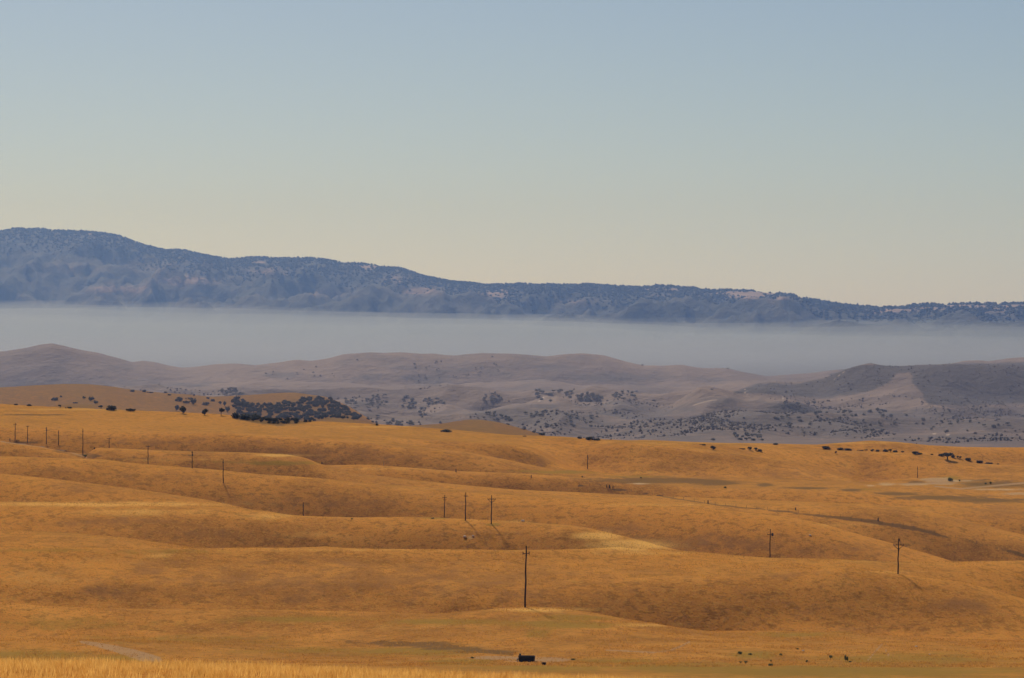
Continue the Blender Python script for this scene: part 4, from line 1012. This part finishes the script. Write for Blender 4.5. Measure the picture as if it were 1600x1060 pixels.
# ---- uncountable cover: brush in the valley, forest on the mountains, grasses
def blobs(name, P, w, h, mat, seed, smooth=False):
    """many ragged little crowns as one mesh"""
    r = np.random.default_rng(seed); n = len(P)
    base = np.array([[1, 0, .35], [.31, .95, .4], [-.81, .59, .3], [-.81, -.59, .42], [.31, -.95, .33], [.1, .05, 1.0], [-.1, 0, -.15]])
    f = np.array([[0, 1, 5], [1, 2, 5], [2, 3, 5], [3, 4, 5], [4, 0, 5], [1, 0, 6], [2, 1, 6], [3, 2, 6], [4, 3, 6], [0, 4, 6]])
    j = 1 + (r.random((n, 7, 3))-.5)*.7
    V = base[None]*j*np.stack([w*.5, w*.5, h], 1)[:, None, :]
    a_ = r.random(n)*6.283; ca, sa = np.cos(a_)[:, None], np.sin(a_)[:, None]
    X_, Y_ = V[..., 0]*ca - V[..., 1]*sa, V[..., 0]*sa + V[..., 1]*ca
    V = np.stack([X_, Y_, V[..., 2]], -1) + P[:, None, :]
    Q = (f[None] + (np.arange(n)*7)[:, None, None]).reshape(-1, 3)
    return tag(big_mesh(name, V.reshape(-1, 3), Q, mat, smooth), kind="stuff")

def scatter(sh, n, weight, seed, xr=(-150, 1750)):
    """random points on a sheet, drawn by a per-vertex weight"""
    r = np.random.default_rng(seed); Wd_ = sh.world()
    cell = np.abs(np.gradient(sh.d, axis=0)) * np.gradient(sh.xx, axis=1) / F * sh.d
    w = weight * cell * ((sh.xx > xr[0]) & (sh.xx < xr[1])); w = np.maximum(w, 0)
    w[-1] = 0; w[:, -1] = 0
    i = r.choice(w.size, n, p=(w/w.sum()).ravel()); a_, b_ = np.unravel_index(i, w.shape)
    u, v_ = r.random(n)[:, None], r.random(n)[:, None]
    return (Wd_[a_, b_]*(1-u)*(1-v_) + Wd_[np.minimum(a_+1, w.shape[0]-1), b_]*u*(1-v_) + Wd_[a_, np.minimum(b_+1, w.shape[1]-1)]*(1-u)*v_ + Wd_[np.minimum(a_+1, w.shape[0]-1), np.minimum(b_+1, w.shape[1]-1)]*u*v_)

BRUSH = mat_leaf("chaparral_leaves", (0.15, 0.118, 0.105), (0.21, 0.16, 0.138), 0.02)
FOREST = mat_leaf("mountain_forest_leaves", (0.034, 0.038, 0.036), (0.060, 0.062, 0.056), 0.01)
xwv = (valley.xx-HX)/F*valley.d
clump = np.clip(fbm(xwv/70, valley.d/90, 4, 88)*2.2+.35, 0, 1)
P = scatter(valley, 11000, (scr_and_shade*clump**2 + brush*.10)*(valley.d < 5000), 5)
n = len(P); q = rng.random(n)
blobs("brush", P, 1.5+2.8*q**2, .8+1.5*q**2, BRUSH, 6)
xm_ = (mount.xx-HX)/F*crest_d
fz = np.clip(fbm(xm_/420, mount.y*9, 4, 91)*2.0+.45, 0, 1) * np.clip(1-bare*1.1, 0.05, 1)
up = np.clip(1.15 - (mount.y-crest_y)/38, 0, 1)
P = scatter(mount, 26000, fz*up*(tt > .55)*(tt < 1.02), 15)
q = rng.random(len(P)); blobs("forest", P, 9+15*q, 5+11*q**1.5, FOREST, 16)

def mat_blade(name, c1, c2):
    t = NT(name); p = t.pos()
    t.color(t.ramp(t.noise(p, 1/0.9, 3, .7), [(0.35, c1), (0.65, c2)]))
    tr_ = t.n.new("ShaderNodeBsdfTranslucent"); t.link(t.b.inputs["Base Color"].links[0].from_socket, tr_.inputs[0])
    mx = t.n.new("ShaderNodeMixShader"); mx.inputs[0].default_value = .6
    t.link(t.b.outputs[0], mx.inputs[1]); t.link(tr_.outputs[0], mx.inputs[2]); t.link(mx.outputs[0], t.n["Material Output"].inputs[0])
    return t.m
def blades(name, P, h, w, mat, seed, lean=.35):
    r = np.random.default_rng(seed); n = len(P); a_ = r.random(n)*6.283
    u = np.stack([np.cos(a_), np.sin(a_), np.zeros(n)], 1)*(w*.5)[:, None]
    tip = np.stack([r.normal(size=n)*lean*h, r.normal(size=n)*lean*h, h], 1)
    V = np.stack([P-u-[0, 0, .05], P+u-[0, 0, .05], P+tip], 1).reshape(-1, 3)
    return tag(big_mesh(name, V, np.arange(n*3).reshape(-1, 3), mat, False), kind="stuff")
STRAW = mat_blade("tall_straw_grass", (0.62, 0.30, 0.055), (0.95, 0.60, 0.17))
TUFT = mat_blade("dry_grass_tufts", (0.34, 0.15, 0.032), (0.62, 0.31, 0.065))
gr_y = ground.y
P = scatter(ground, 170000, (ground.d > 112)*np.clip((174-ground.d)/34, 0, 1)*np.clip(.75+.9*fbm((ground.xx-HX)/F*ground.d/2.2, ground.d/2.2, 3, 55), .1, 1.3), 25, (-250, 1850))
q = rng.random(len(P)); hv = fbm(P[:, 0]/1.3, P[:, 1]/1.3, 3, 99); blades("tall_grass", P, (.28+.30*q)*(1+.45*hv), .02+.03*q, STRAW, 26, .28)
xg = (ground.xx-HX)/F*ground.d
cl = np.clip(fbm(xg/5, ground.d/5, 4, 97)*1.6+.4, .05, 1)
P = scatter(ground, 260000, cl*((ground.d > 440) & (ground.d < 900)) / np.maximum(ground.d/560, .8)**1.2, 35, (-80, 1680))
q = rng.random(len(P)); blades("dry_grass", P, .10+.16*q**2, .08+.14*q, TUFT, 36, .4)
